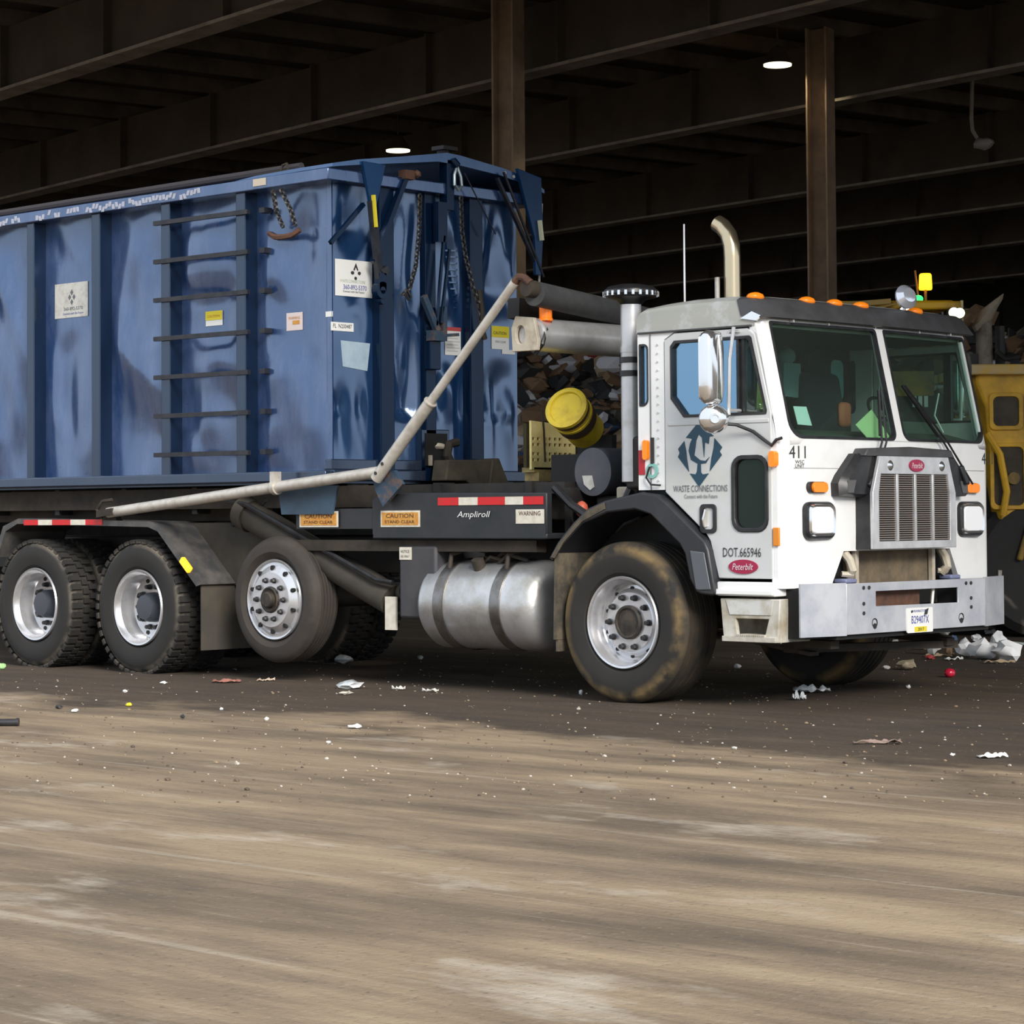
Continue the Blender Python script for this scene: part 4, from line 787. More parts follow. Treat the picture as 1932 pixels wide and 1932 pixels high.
for i in range(0, len(xs), 2):
    x0, x1 = xs[i], xs[i+1]; b = B()
    def f(u, v, x0=x0, x1=x1, i=i):
        x = x0+(x1-x0)*u; z = ZB+(ZT-ZB)*v; e = min(1, 5*min(u, 1-u) if i < len(xs)-2 else min(5*u, 3*(1-u)+.0))*min(1, 6*min(v, 1-v)+.05)
        return (x, YS+dent(x, z, i)*e*calm(FLAT, x, z), z)
    b.grid(f, 18 if x0 > -8 else 4, 46 if x0 > -8 else 6)
    obj('side_panel', b, blue, CT, 60)
for (a, c) in ribs: b = B(); b.box(a, c, .10, YS+.02, ZB-.02, ZT); obj('side_rib', b, bluerib, CT, 0, .008)
b = B(); b.box(-9.6, -2.93, .085, .25, 1.495, 1.575); sr = obj('bottom_rail', b, railm, CT, bev=.01)
b = B(); b.box(-9.6, -2.86, .06, .25, 3.725, 3.815); b.box(-9.6, -2.86, 2.19, 2.38, 3.725, 3.815); b.box(-2.98, -2.86, .25, 2.19, 3.725, 3.815); tr = obj('top_rail', b, blue, CT, bev=.008)
b = B()
for i in range(150):
    x = -9.5+i*.043; 
    if x > -4.3: break
    if random.random() < .8: b.obox((x, .058, 3.765+random.uniform(-.02, .02)), (.03, 0, 0), (0, .006, 0), (random.uniform(-.02, .02), 0, .04))
sc_ = obj('frayed_net_edge', b, mat('net_white', (.42,.44,.52), .8), tr, 0); sc_['kind'] = 'stuff'
b = B(); b.box(-3.69, -3.55, .052, .06, 3.75, 3.805); obj('cream_tag', b, mat('tag_cream', (.6,.52,.4), .6), tr)
b = B(); b.box(-9.6, XF-.02, 2.2, 2.24, 1.5, 3.75); b.box(-9.6, -9.55, YS, 2.2, 1.5, 3.75); b.box(-9.6, XF, YS+.03, 2.2, 1.48, 1.54); b.box(-9.6, -3.3, .28, 2.2, 3.70, 3.72); obj('far_shell', b, bluerib, CT)
# front wall panels between posts
posts = [(.63, .78, .10), (1.14, 1.26, .07), (1.61, 1.76, .10)]
ys = [YS]+[v for p in posts for v in p[:2]]+[2.24]
for i in range(0, len(ys), 2):
    y0, y1 = ys[i], ys[i+1]; b = B()
    def f(u, v, y0=y0, y1=y1, i=i):
        y = y0+(y1-y0)*u; z = 1.56+(3.73-1.56)*v; e = min(1, 5*min(u, 1-u))*min(1, 6*min(v, 1-v)+.05)
        lo = 1 if z > 2.0 else .4
        return (XF+(dent(y*2.6, z*1.0, 30+i, .06)+.022*math.sin(y*17+1.5*noise.noise(Vector((y*2, z*1.1, i)))*3+z*.6))*e*lo*calm(FLATF, y, z)+.012, y, z)
    b.grid(f, 16, 46); obj('front_panel', b, bluefront, CT, 60)
for (a, c, d) in posts: b = B(); b.box(XF-.01, XF+d, a, c, 1.50, 3.74); obj('front_post', b, postm, CT, 0, .008)
b = B(); b.box(XF-.06, XF, YS-.003, YS+.03, 1.5, 3.74); obj('corner_post', b, blue, CT, 0, .01)
b = B(); b.box(XF-.04, XF, 2.2, 2.25, 1.5, 3.74); obj('corner_post', b, blue, CT, 0, .01)
b = B(); b.box(-3.0, -2.9, .15, 1.11, 1.50, 1.58); b.box(-3.0, -2.9, 1.40, 2.30, 1.50, 1.585); b.box(-3.0, -2.93, .15, 1.1, 1.58, 1.66); obj('front_sill', b, railm, CT, 0, .008)
b = B(); b.box(-2.99, -2.93, 1.09, 1.40, 1.60, 1.90); pk = obj('hook_pocket', b, bluerib, CT, 0, .006); b = B(); b.box(-2.93, -2.925, 1.13, 1.37, 1.62, 1.87); obj('pocket_opening_dark', b, blackvoid, pk)  # dark sheet stands in for the shaded inside of the pocket
b = B(); b.ico((-2.92, 1.29, 1.77), .05, 2, (.5, 1.2, .5), .4, 3); b.box(-2.93, -2.90, 1.16, 1.18, 1.62, 1.70); obj('pocket_pin', b, beigem, pk)
# ladder
for i in range(7):
    z = 3.575-i*.3075; b = B(); b.beam((-4.92, .085, z), (-3.78, .085, z-.005), .03, .035); b.box(-3.70, -3.64, .12, .2, z-.02, z+.02)
    obj('ladder_rung', b, barm, CT, 0)
# front fittings (plane x = XF .. -2.86)
def yz(nm, pts, x0, x1, m, par, bev=0.): b = B(); b.prism(pts, [], 'x', x0, x1); return obj(nm, b, m, par, 0, bev)
def bar(nm, p, q, x, wd, ht, m, par): b = B(); b.beam((x, *p), (x, *q), ht, wd, (1,0,0)); return obj(nm, b, m, par, 0)
br_ = yz('tarp_bracket', [(.38, 3.89), (.62, 3.885), (.52, 3.56), (.47, 3.54)], -2.85, -2.82, bracketm, CT, .004)
bar('lever_bar', (.475, 3.6), (.56, 2.98), -2.83, .045, .05, barm, br_); bar('lever_sleeve', (.468, 3.64), (.492, 3.40), -2.80, .028, .02, yellowl, br_)
b = B(); b.lathe([(.028, -.03), (.065, -.03), (.065, .03), (.028, .03), (.028, -.03)], (-2.83, .565, 2.93), EX, 20); b.box(-2.86, -2.80, .53, .60, 2.93, 3.06); b.lathe([(0, -.02), (.03, -.02), (.03, .02), (0, .02)], (-2.83, .58, 2.855), EX, 10); obj('lever_hook', b, postm, br_)
b = B(); b.prism([(.54, 3.08), (.61, 3.12), (.64, 3.08), (.60, 3.04)], [], 'x', -2.87, -2.80); obj('lever_pawl', b, blackp, br_)
bar('brace_bar', (.89, 3.87), (.52, 3.14), -2.86, .05, .04, postm, br_); bar('brace_bar', (.12, 3.26), (.46, 3.58), -2.9, .03, .03, postm, br_)
b = B(); b.box(-2.9, -2.82, .83, .93, 3.80, 3.87); b.ico((-2.84, .97, 3.85), .035, 1); obj('brace_knob', b, rust, br_)
br2 = yz('tarp_bracket', [(2.06, 4.0), (2.34, 3.95), (2.36, 3.50), (2.33, 3.16), (2.27, 3.16), (2.26, 3.45)], -2.83, -2.80, bracketm, CT, .004)
bar('brace_bar', (1.84, 3.90), (2.34, 3.18), -2.82, .03, .025, barm, br2); bar('pale_sleeve', (2.30, 3.60), (2.325, 3.44), -2.79, .045, .02, mat('sleeve_cream', (.75,.74,.5), .5), br2)
bar('stay_cable', (2.40, 3.75), (2.36, 3.1), -2.85, .012, .012, polem, br2); bar('stay_cable', (1.45, 3.9), (1.80, 3.45), -2.80, .008, .008, barm, br2)
b = B(); b.tube([(-2.80, 1.90, 3.95), (-2.80, 2.1, 3.6), (-2.80, 2.36, 3.15)], .012, 5); obj('stay_cable', b, barm, br2)
# peaked tarp hood over the front end
b = B(); rings = []
for x, dz in ((-4.3, -.05), (-3.7, -.01), (-3.2, .0), (-2.84, .0)):
    r = []
    for (y, z) in ((.09, 3.845), (.35, 3.895), (.8, 3.97), (1.3, 4.055), (1.45, 4.05), (1.95, 3.99), (2.25, 3.93), (2.42, 3.86), (2.42, 3.83), (2.2, 3.88), (1.9, 3.93), (1.4, 3.975), (1.2, 3.975), (.8, 3.92), (.35, 3.855), (.09, 3.82)):
        r.append((x, y, z+dz+.012*noise.noise(Vector((x*3, y*3, 1)))))
    rings.append(r)
b.loft(rings); th = obj('tarp_hood', b, tarpblue, CT, 50)
b = B()
for i in range(5): b.cyl((-2.845, 1.95+i*.1, 3.955-i*.022), (-2.83, 1.95+i*.1, 3.955-i*.022), .014, seg=8)
obj('hood_bolt', b, polem, th)
b = B(); b.cyl((-2.9, 1.32, 4.04), (-2.9, 1.32, 4.1), .05, seg=10); b.box(-2.95, -2.82, 1.24, 1.40, 4.07, 4.10); obj('peak_fitting', b, frame, th)
b = B(); b.tube([(-9.5, .16, 3.85), (-4.2, .16, 3.87), (-3.3, .2, 3.88)], .03, 8); obj('rolled_net', b, mat('net_dark', (.05,.045,.05), .9), th)
b = B(); b.tube([(-3.45, .12, 3.84), (-3.43, .12, 3.89), (-3.38, .12, 3.90), (-3.36, .12, 3.85), (-3.42, .12, 3.84)], .012, 5); b.box(-3.62, -3.3, .1, .14, 3.83, 3.85); obj('net_hook', b, brownst, th)
# lifting ring, latch, chains
b = B(); b.tube([(-2.83, 1.40, 3.95), (-2.82, 1.36, 3.88), (-2.82, 1.36, 3.80), (-2.82, 1.40, 3.765), (-2.82, 1.44, 3.80), (-2.82, 1.43, 3.87), (-2.83, 1.40, 3.95)], .014, 6); obj('shackle', b, mat('shackle_steel', (.35,.42,.45), .4, .8), CT)
b = B(); b.box(-2.93, -2.84, 1.30, 1.38, 3.60, 4.0); b.tube([(-2.84, 1.36, 4.0), (-2.82, 1.40, 3.95)], .03, 6); obj('ring_post', b, postm, CT, 0, .006)
b = B(); b.box(-2.93, -2.87, 1.13, 1.25, 2.36, 2.62); b.prism([(.74, 2.45), (1.14, 2.62), (1.14, 2.88), (.95, 2.92), (.8, 2.84)], [], 'x', -2.99, -2.965) if 0 else None; la = obj('latch_socket', b, postm, CT, 0, .006)
b = B(); b.beam((-2.86, 1.05, 2.92), (-2.86, 1.20, 2.66), .05, .04, (1,0,0)); b.box(-2.9, -2.82, 1.12, 1.27, 2.58, 2.66); b.beam((-2.85, 1.2, 2.62), (-2.85, 1.42, 2.64), .025, .025, (1,0,0)); b.box(-2.9, -2.84, 1.25, 1.29, 2.62, 2.85); obj('latch_lever', b, hookm, la)
b = B(); b.box(-2.9, -2.84, 1.20, 1.30, 3.35, 3.66); b.beam((-2.85, 1.27, 3.4), (-2.85, 1.18, 2.7), .02, .02, (1,0,0)); b.beam((-2.85, 1.33, 3.3), (-2.85, 1.23, 2.72), .02, .02, (1,0,0)); obj('latch_rod', b, postm, la)
bolt_ = B()
for i in range(10): bolt_.obox((XF+.015, 1.47, 2.86+i*.05), (.012, 0, 0), (0, .16, .01), (0, 0, .012))
obj('stamped_slot', bolt_, bluefront, CT, 0)
def chain(nm, pts, par, m, n, r=.028):
    pts = [Vector(p) for p in pts]; L_ = [0]
    for a, c in zip(pts, pts[1:]): L_.append(L_[-1]+(c-a).length)
    b = B()
    for i in range(n):
        s = L_[-1]*(i+.5)/n; k = max(j for j in range(len(L_)-1) if L_[j] <= s); p = pts[k].lerp(pts[k+1], (s-L_[k])/(L_[k+1]-L_[k])); d = (pts[k+1]-pts[k]).normalized()
        w_ = Vector((1,0,0)) if i % 2 else Vector((0,1,0)); w_ = (w_-d*w_.dot(d)).normalized(); h = L_[-1]/n*.62
        lp = [p+d*h*math.cos(q*PI/4)+w_*r*.62*math.sin(q*PI/4) for q in range(8)]
        b.tube(lp+[lp[0]], .008, 4)
    return obj(nm, b, m, par, 40)
chm = mat('chain_steel', (.05,.055,.06), .5, .6, col2=(.10,.08,.06), scale=20)
chain('chain', [(-2.86, 1.02, 3.70), (-2.87, 1.015, 3.4), (-2.88, .99, 3.15), (-2.89, .93, 2.97), (-2.90, .86, 2.92)], CT, chm, 26)
chain('chain', [(-2.84, 1.45, 3.72), (-2.84, 1.46, 3.45), (-2.84, 1.50, 3.25), (-2.84, 1.58, 3.02), (-2.84, 1.66, 2.86), (-2.84, 1.68, 2.70)], CT, chm, 34)
b = B(); b.tube([(-2.84, 1.65, 3.0), (-2.83, 1.67, 2.85), (-2.84, 1.68, 2.7), (-2.85, 1.72, 2.62)], .022, 6); obj('chain_hook', b, brownst, CT)
b = B(); b.tube([(-2.84, .86, 2.95), (-2.84, .90, 2.90), (-2.84, .87, 2.88), (-2.84, .83, 2.92)], .012, 5); obj('chain_eye', b, chm, CT)
chain('chain', [(-3.47, .06, 3.70), (-3.50, .12, 3.55), (-3.47, .16, 3.43)], CT, chm, 12); chain('chain', [(-3.38, .06, 3.70), (-3.34, .12, 3.55), (-3.33, .16, 3.43)], CT, chm, 12)
b = B(); b.tube([(-3.66, .19, 3.40), (-3.58, .17, 3.365), (-3.47, .16, 3.355), (-3.37, .16, 3.36), (-3.31, .19, 3.40)], .022, 6); obj('rust_bar', b, rust, CT)
b = B(); b.prism([(.32, 2.355), (.57, 2.33), (.60, 2.54), (.30, 2.55)], [], 'x', XF+.012, XF+.018); obj('bare_patch', b, mat('bare_patch', (.42,.52,.60), .5, col2=(.3,.42,.52), scale=6), CT, 0)
# signs and labels
def sheet_x(y0, y1, z0, z1, m, nm, par, x=XF+.014, t=.004): b = B(); b.box(x, x+t, y0, y1, z0, z1); return obj(nm, b, m, par, 0)
def sheet_y(x0, x1, z0, z1, m, nm, par, y=.19, t=.004): b = B(); b.box(x0, x1, y-t, y, z0, z1); return obj(nm, b, m, par, 0)
sx_ = XF+.0185
sg = sheet_x(.245, .625, 2.885, 3.16, paper, 'company_sign', CT); 
b = B(); b.prism([(.43, 3.09), (.455, 3.14), (.48, 3.09), (.47, 3.08), (.455, 3.11), (.44, 3.08)], [], 'x', sx_, sx_+.002); b.prism(ellipse(.42, 3.065, .018, .014, 8), [], 'x', sx_, sx_+.002); b.prism(ellipse(.452, 3.025, .014, .013, 8), [], 'x', sx_, sx_+.002); b.prism(ellipse(.49, 3.065, .016, .014, 8), [], 'x', sx_, sx_+.002); obj('emblem', b, ink, sg, 0)
text('WASTE CONNECTIONS', .26, .022, (sx_, .42, 3.0), EY, EZ, mat('print_sage', (.45,.52,.42), .7), sg); text('360-892-5370', .24, .035, (sx_, .445, 2.955), EY, EZ, bluetxt, sg); text('Connect with the Future', .22, .016, (sx_, .43, 2.922), EY, EZ, ink, sg)
fl = sheet_x(.20, .43, 2.62, 2.685, paper, 'number_label', CT); text('FL  N200487', .19, .03, (sx_, .315, 2.657), EY, EZ, ink, fl)
b = B(); b.box(XF-.06, XF+.0, YS-.008, YS-.004, 2.725, 2.765); b.box(XF+.0, XF+.006, YS, YS+.05, 2.725, 2.765); obj('corner_tape', b, paper, CT, 0)
lb_ = sheet_x(1.41, 1.585, 2.49, 2.71, paper, 'notice_label', CT, XF+.014); b = B(); b.box(XF+.018, XF+.020, 1.41, 1.585, 2.68, 2.71); obj('red_header', b, mat('header_red', (.5,.07,.07), .6), lb_, 0)
b = B()
for i in range(6): b.box(XF+.018, XF+.020, 1.43, 1.57-.02*(i % 2), 2.645-i*.025, 2.65-i*.025)
obj('print_line', b, mat('print_pale', (.5,.5,.5), .7), lb_, 0)
lb_ = sheet_x(1.94, 2.14, 2.56, 2.745, paper, 'warning_label', CT, XF+.014); b = B(); b.box(XF+.018, XF+.020, 1.94, 2.14, 2.655, 2.745); obj('yellow_header', b, yellowl, lb_, 0); text('CAUTION', .15, .025, (XF+.0205, 2.03, 2.69), EY, EZ, ink, lb_); text('STAY CLEAR', .12, .018, (XF+.018, 2.04, 2.62), EY, EZ, inkgrey, lb_)
sheet_x(2.06, 2.21, 2.525, 2.56, paper, 'white_label', CT, XF+.014)
yl = .155
s2 = sheet_y(-6.415, -5.965, 2.91, 3.20, dingy, 'company_sign', CT, .222)
b = B()
for (x, z) in ((-6.18, 3.12), (-6.21, 3.08), (-6.15, 3.08), (-6.18, 3.04)): b.prism([(x-.02, z), (x, z-.025), (x+.02, z), (x, z+.025)], [], 'y', .216, .218)
obj('emblem', b, inkgrey, s2, 0); text('360-892-5370', .26, .028, (-6.16, .2175, 2.985), EX, EZ, inkgrey, s2); text('Connect with the Future', .28, .018, (-6.16, .2175, 2.945), EX, EZ, bluetxt, s2)
s2 = sheet_y(-4.45, -4.25, 2.735, 2.85, paper, 'yellow_sticker', CT, .222); b = B(); b.box(-4.45, -4.25, .215, .218, 2.78, 2.85); obj('yellow_header', b, yellowl, s2, 0); text('CAUTION', .15, .02, (-4.35, .215, 2.81), EX, EZ, orangel, s2)
s2 = sheet_y(-3.50, -3.32, 2.645, 2.78, mat('sticker_pale', (.68,.58,.56), .6), 'pale_sticker', CT, .222); text('WARNING', .13, .022, (-3.41, .2175, 2.74), EX, EZ, orangel, s2); b = B(); b.box(-3.43, -3.35,   .216, .218, 2.69, 2.72); obj('print_line', b, orangel, s2, 0)
# hoist end block under the container front
b = B(); b.prism([(1.12, 1.50), (1.15, 1.66), (1.60, 1.665), (1.72, 1.68), (1.86, 1.43), (1.78, 1.33), (1.55, 1.36), (1.35, 1.50)], [], 'x', -2.86, -2.70); b.box(-2.95, -2.6, 1.35, 1.75, 1.30, 1.45); b.beam((-2.69, 1.58, 1.40), (-2.69, 1.63, 1.66), .02, .03, (1,0,0)); obj('hoist_hook_block', b, mat('hook_block_brown', (.085,.07,.045), .8, col2=(.045,.036,.025), scale=5), T, 0, .01)
b = B(); b.tube([(-2.80, 1.30, 1.60), (-2.78, 1.22, 1.70), (-2.78, 1.24, 1.78), (-2.78, 1.33, 1.80)], .035, 8); obj('hoist_hook', b, brownst, T)

b = B(); b.box(-1.25, -.92, .72, 1.05, 1.42, 1.66); b.box(-1.25, -.92, 1.0, 1.05, 1.66, 1.80); obj('bucket_rack', b, blackvoid, T)
# ------------------------------------------------------------------ loose things on the truck
ax = Vector((-.22, .80, -.40)).normalized(); o_ = Vector((-1.0, .60, 1.985))
bk_e = empty('bucket', tuple(o_+ax*.36), 'tipped yellow lidded plastic bucket wedged behind the truck cab', 'bucket')
b = B(); b.lathe([(.130, .0), (.148, .0), (.150, .03), (.148, .10), (.154, .10), (.154, .12), (.146, .12), (.135, .36), (0, .36)], o_, ax, 40); obj('body', b, bucketm, bk_e)
b = B(); b.lathe([(0, .012), (.118, .012), (.124, -.006), (.14, -.006), (.158, .0), (.158, .03), (.150, .03)], o_, ax, 40); obj('lid', b, bucketm, bk_e)
b = B(); b.lathe([(.1505, .03), (.1525, .03), (.1525, .065), (.1505, .065)], o_, ax, 40); b.lathe([(.150, .125), (.153, .125), (.150, .20), (.146, .20)], o_, ax, 40); obj('dirty_band', b, mat('bucket_grime', (.06,.035,.02), .8), bk_e)
cr_e = empty('crate', (-1.6, 1.1, 1.48), 'pale yellow perforated plastic crate standing behind the tipped bucket', 'crate')
holes = [(ya+dy, ya+dy+.032, z, z+.022) for ya in (.905, 1.03, 1.14, 1.25) for dy in (0, .052) for z in (1.625, 1.668, 1.735, 1.778) if not (ya > 1.15 and z > 1.75)]
b = B(); b.prism([(.893, 1.565), (1.36, 1.565), (1.375, 1.60), (1.375, 1.74), (1.30, 1.84), (1.12, 1.905), (.893, 1.92)], [[(a, z0), (c, z0), (c, z1), (a, z1)] for a, c, z0, z1 in holes], 'x', -1.62, -1.60); obj('perforated_front', b, cratem, cr_e)
b = B(); b.prism([(.893, 1.58), (1.355, 1.58), (1.36, 1.73), (1.29, 1.83), (1.1, 1.89), (.893, 1.90)], [], 'x', -1.68, -1.65); obj('body', b, mat('crate_inside_shade', (.05,.04,.015), .8), cr_e)  # dark sheet paints the shaded hollow behind the holes
b = B(); b.tube([(-1.59, 1.0, 2.0), (-1.59, 1.02, 1.85), (-1.59, 1.03, 1.62)], .008, 5); obj('string', b, brownst, cr_e)
b = B(); b.box(-1.72, -1.58, .95, 1.34, 1.48, 1.545); b.box(-1.72, -1.60, .92, 1.36, 1.545, 1.58); obj('base', b, mat('crate_base', (.45,.34,.12), .6, col2=(.2,.14,.06), scale=8), cr_e)

# ------------------------------------------------------------------ yellow loader behind the truck
yel = mat('loader_yellow', (.80,.44,.015), .5, col2=(.36,.20,.02), scale=2.5, lo=.4, hi=.7); yeld = mat('loader_panel_dark', (.07,.055,.03), .7, col2=(.04,.03,.02), scale=6); yelr = mat('loader_yellow_dirty', (.35,.21,.03), .7, col2=(.12,.085,.05), scale=4)
ZL = 24.; lp_ = cam_pt(1835, 960, ZL)
LD = empty('wheel_loader', (lp_.x, lp_.y, 0), 'dirty yellow wheel loader with exhaust stack parked behind the white truck', 'loader', rz=YAW)
# local axes: x = right along the picture, y = away, z = up
def lx(px): return (px-1835)/F*ZL
def lz(py): return CAM.z+(958-py)/F*ZL
def lo_(nm, b, m, par=None, **k): return obj(nm, b, m, par or LD, raw=True, **k)
b = B(); b.prism([(lx(1845), lz(684)), (lx(2060), lz(690)), (lx(2060), lz(975)), (lx(1885), lz(975)), (lx(1872), lz(900)), (lx(1862), lz(760)), (lx(1845), lz(715))], [], 'y', .0, 1.7); hood = lo_('engine_hood', b, yel, bev=.03)
b = B(); b.box(lx(1825), lx(2070), -.10, 1.8, lz(700), lz(680)); lo_('hood_top', b, mat('hood_top', (.62,.38,.06), .5, col2=(.5,.42,.3), scale=3), hood, bev=.015)
for (a, c, z0, z1) in ((1872, 1928, 800, 737), (1872, 1935, 950, 832), (1940, 2040, 800, 737), (1945, 2040, 950, 832)):
    b = B(); b.prism(rrect(lx(a)-.02, lx(c)+.02, lz(z0)-.02, lz(z1)+.02, .05), [rrect(lx(a)+.02, lx(c)-.02, lz(z0)+.02, lz(z1)-.02, .05)], 'y', -.03, .01); fr_ = lo_('hatch_frame', b, yel, hood, bev=.006)
    b = B(); b.prism(rrect(lx(a), lx(c), lz(z0), lz(z1), .04), [], 'y', -.012, .0); lo_('hatch_grille', b, yeld, hood)
b = B(); b.tube([(lx(1862), -.06, lz(810)), (lx(1885), -.08, lz(850)), (lx(1897), -.08, lz(920)), (lx(1890), -.06, lz(965))], .035, 8); lo_('hatch_rail', b, yel, hood)
b = B(); b.cyl((lx(1912), -.03, lz(895)), (lx(1912), -.05, lz(895)), .06, seg=16); lo_('hatch_lock', b, yelr, hood)
b = B(); b.box(lx(1885), lx(2060), .05, 1.6, lz(1052), lz(985)); b.box(lx(1870), lx(2060), .1, 1.5, lz(1060), lz(1048)); b.beam((lx(1920), -.05, lz(1050)), (lx(1940), -.05, lz(985)), .06, .06, (0,1,0)); lo_('counterweight', b, yelr, bev=.02)
b = B(); b.box(lx(1540), lx(2060), .2, 1.5, lz(1150), lz(1060)); b.box(lx(1600), lx(1880), .3, 1.4, lz(1060), lz(900)); lo_('rear_frame', b, frame)
b = B(); b.cyl((lx(1884), -.02, lz(1068)), (lx(1881), -.02, lz(1135)), .022, seg=6); lo_('grab_rail', b, polem)
# cab of the loader
b = B(); b.box(lx(1575), lx(1815), .3, 1.6, lz(566), lz(552)); b.box(lx(1690), lx(1826), .15, .5, lz(572), lz(556)); lc = lo_('cab_roof', b, yel, bev=.02)
b = B()
for px in (1585, 1800): b.box(lx(px), lx(px)+.08, .35, .45, lz(900), lz(566)); b.box(lx(px), lx(px)+.08, 1.5, 1.6, lz(900), lz(566))
b.box(lx(1585), lx(1815), .35, .40, lz(900), lz(732)); lo_('cab_post', b, frame)
b = B(); b.box(lx(1690), lx(1775), .30, .36, lz(735), lz(688)); lo_('yellow_panel', b, yelr)
b = B()
for px in (1733, 1744, 1755): b.box(lx(px), lx(px+7), .26, .28, lz(757), lz(736))
lo_('white_stencil', b, paper)
wl = mat('work_light', (1., 1., .72), .3, emit=1.6)
for (px, py) in ((1713, 577), (1733, 583), (1806, 580), (1817, 581)):
    b = B(); b.lathe([(.0, -.06), (.055, -.05), (.06, .0), (.05, .08), (0, .08)], (lx(px), .1, lz(py)), EY, 20); bl_ = lo_('work_lamp', b, yeld)
    b = B(); b.lathe([(.0, -.072), (.05, -.062), (.05, -.05), (0, -.05)], (lx(px), .1, lz(py)), EY, 20); lo_('lamp_lens', b, wl, bl_)
b = B(); b.box(lx(1822), lx(1826), .1, .3, lz(597), lz(556)); b.box(lx(1795), lx(1826), .1, .3, lz(600), lz(594)); lo_('lamp_guard', b, mat('guard_cream', (.55,.45,.2), .5))
b = B(); b.lathe([(.0, 0), (.062, 0), (.068, .02), (.062, .15), (.05, .165), (0, .165)], (lx(1771), .6, lz(527)), EZ, 20); lo_('beacon', b, mat('beacon_lit', (1., .40, .01), .3, emit=2.2))
b = B(); b.cyl((lx(1771), .6, lz(556)), (lx(1771), .6, lz(527)), .014, seg=6); b.cyl((lx(1758), .6, lz(556)), (lx(1751), .6, lz(489)), .01, seg=6); lo_('beacon_mast', b, mat('mast_orange', (.35,.16,.03), .6))
b = B(); b.ico((lx(1752), .45, lz(547)), .05, 2, (1, 1, .8)); lo_('green_lamp', b, mat('green_lit', (.03, .9, .14), .3, emit=1.6))
b = B(); b.beam((lx(1580), .2, lz(563)), (lx(1690), .15, lz(556)), .05, .05); b.cyl((lx(1640), .1, lz(575)), (lx(1700), .1, lz(561)), .012, seg=6); lo_('roof_rail', b, mat('rail_gold', (.42,.27,.07), .6))
# exhaust stack with flared scoop
b = B(); b.cyl((lx(1874), .35, lz(684)), (lx(1874), .35, lz(590)), .085, .08, seg=16); st_ = lo_('exhaust_stack', b, mat('stack_rust', (.20,.165,.13), .6, .3, col2=(.11,.085,.065), scale=8))
b = B(); rings = []
for (x, z, w_) in ((1874, 600, .09), (1876, 585, .13), (1884, 570, .14), (1890, 556, .12)): rings.append([(lx(x)+w_*math.cos(k*PI/6), .35+w_*.8*math.sin(k*PI/6), lz(z)+w_*.75*math.cos(k*PI/6)) for k in range(12)])
b.loft(rings, True, True); lo_('stack_scoop', b, mat('scoop_tan', (.30,.25,.18), .6, col2=(.2,.16,.11), scale=6), st_)
b = B(); b.cyl((lx(1910), .5, lz(684)), (lx(1910), .5, lz(600)), .05, seg=10); b.box(lx(1838), lx(1860), .3, .6, lz(684), lz(655)); b.tube([(lx(1895), .3, lz(650)), (lx(1912), .3, lz(665)), (lx(1940), .3, lz(660))], .03, 6); lo_('engine_fittings', b, frame)
for (px, y) in ((1650, .0), (1970, .0), (1650, 1.5), (1970, 1.5)):
    b = B(); b.lathe([(.2, 0), (.35, -.02), (.62, 0), (.70, .08), (.70, .48), (.62, .55), (.2, .55)], (lx(px), y, .70), EY, 36); wl_ = lo_('tyre', b, tyre_rear)
    b = B(); b.lathe([(0, .08), (.3, .06), (.36, .0), (.36, .1)], (lx(px), y, .70), EY, 24); lo_('rim', b, yelr, wl_)
b = B(); b.box(lx(1300), lx(1400), .0, 2.4, .1, 1.2); b.beam((lx(1400), .6, .9), (lx(1600), .6, 1.5), .2, .3); b.beam((lx(1400), 1.6, .9), (lx(1600), 1.6, 1.5), .2, .3); lo_('bucket_and_arms', b, yelr, bev=.03)

# ------------------------------------------------------------------ refuse heaps at the back of the hall
def trash_mat():
    m = bpy.data.materials.new('mixed_refuse'); m.use_nodes = True; nt = m.node_tree; N = nt.nodes; L = nt.links; p = N['Principled BSDF']; p.inputs['Roughness'].default_value = .8
    tc = N.new('ShaderNodeTexCoord'); v = N.new('ShaderNodeTexVoronoi'); v.inputs['Scale'].default_value = 4.5; L.new(tc.outputs['Object'], v.inputs['Vector'])
    s = N.new('ShaderNodeSeparateColor'); L.new(v.outputs['Color'], s.inputs[0]); r = N.new('ShaderNodeValToRGB'); e = r.color_ramp.elements
    e[0].position = 0; e[0].color = (.04,.028,.02,1); e[1].position = 1; e[1].color = (.42,.40,.38,1)
    for q, c in ((.3, (.07,.045,.03,1)), (.5, (.16,.10,.06,1)), (.65, (.09,.10,.09,1)), (.78, (.24,.15,.08,1)), (.86, (.06,.10,.14,1)), (.93, (.30,.28,.25,1))): k = e.new(q); k.color = c
    L.new(s.outputs[0], r.inputs[0]); L.new(r.outputs[0], p.inputs['Base Color']); return m
tm = trash_mat()
scrapm = [mat('scrap_white', (.62,.61,.63), .6), mat('scrap_brown', (.22,.13,.07), .8), mat('scrap_tan', (.38,.29,.18), .8), mat('scrap_dark', (.03,.03,.03), .7), mat('scrap_blue', (.06,.11,.2), .6), mat('scrap_red', (.35,.04,.04), .6)]
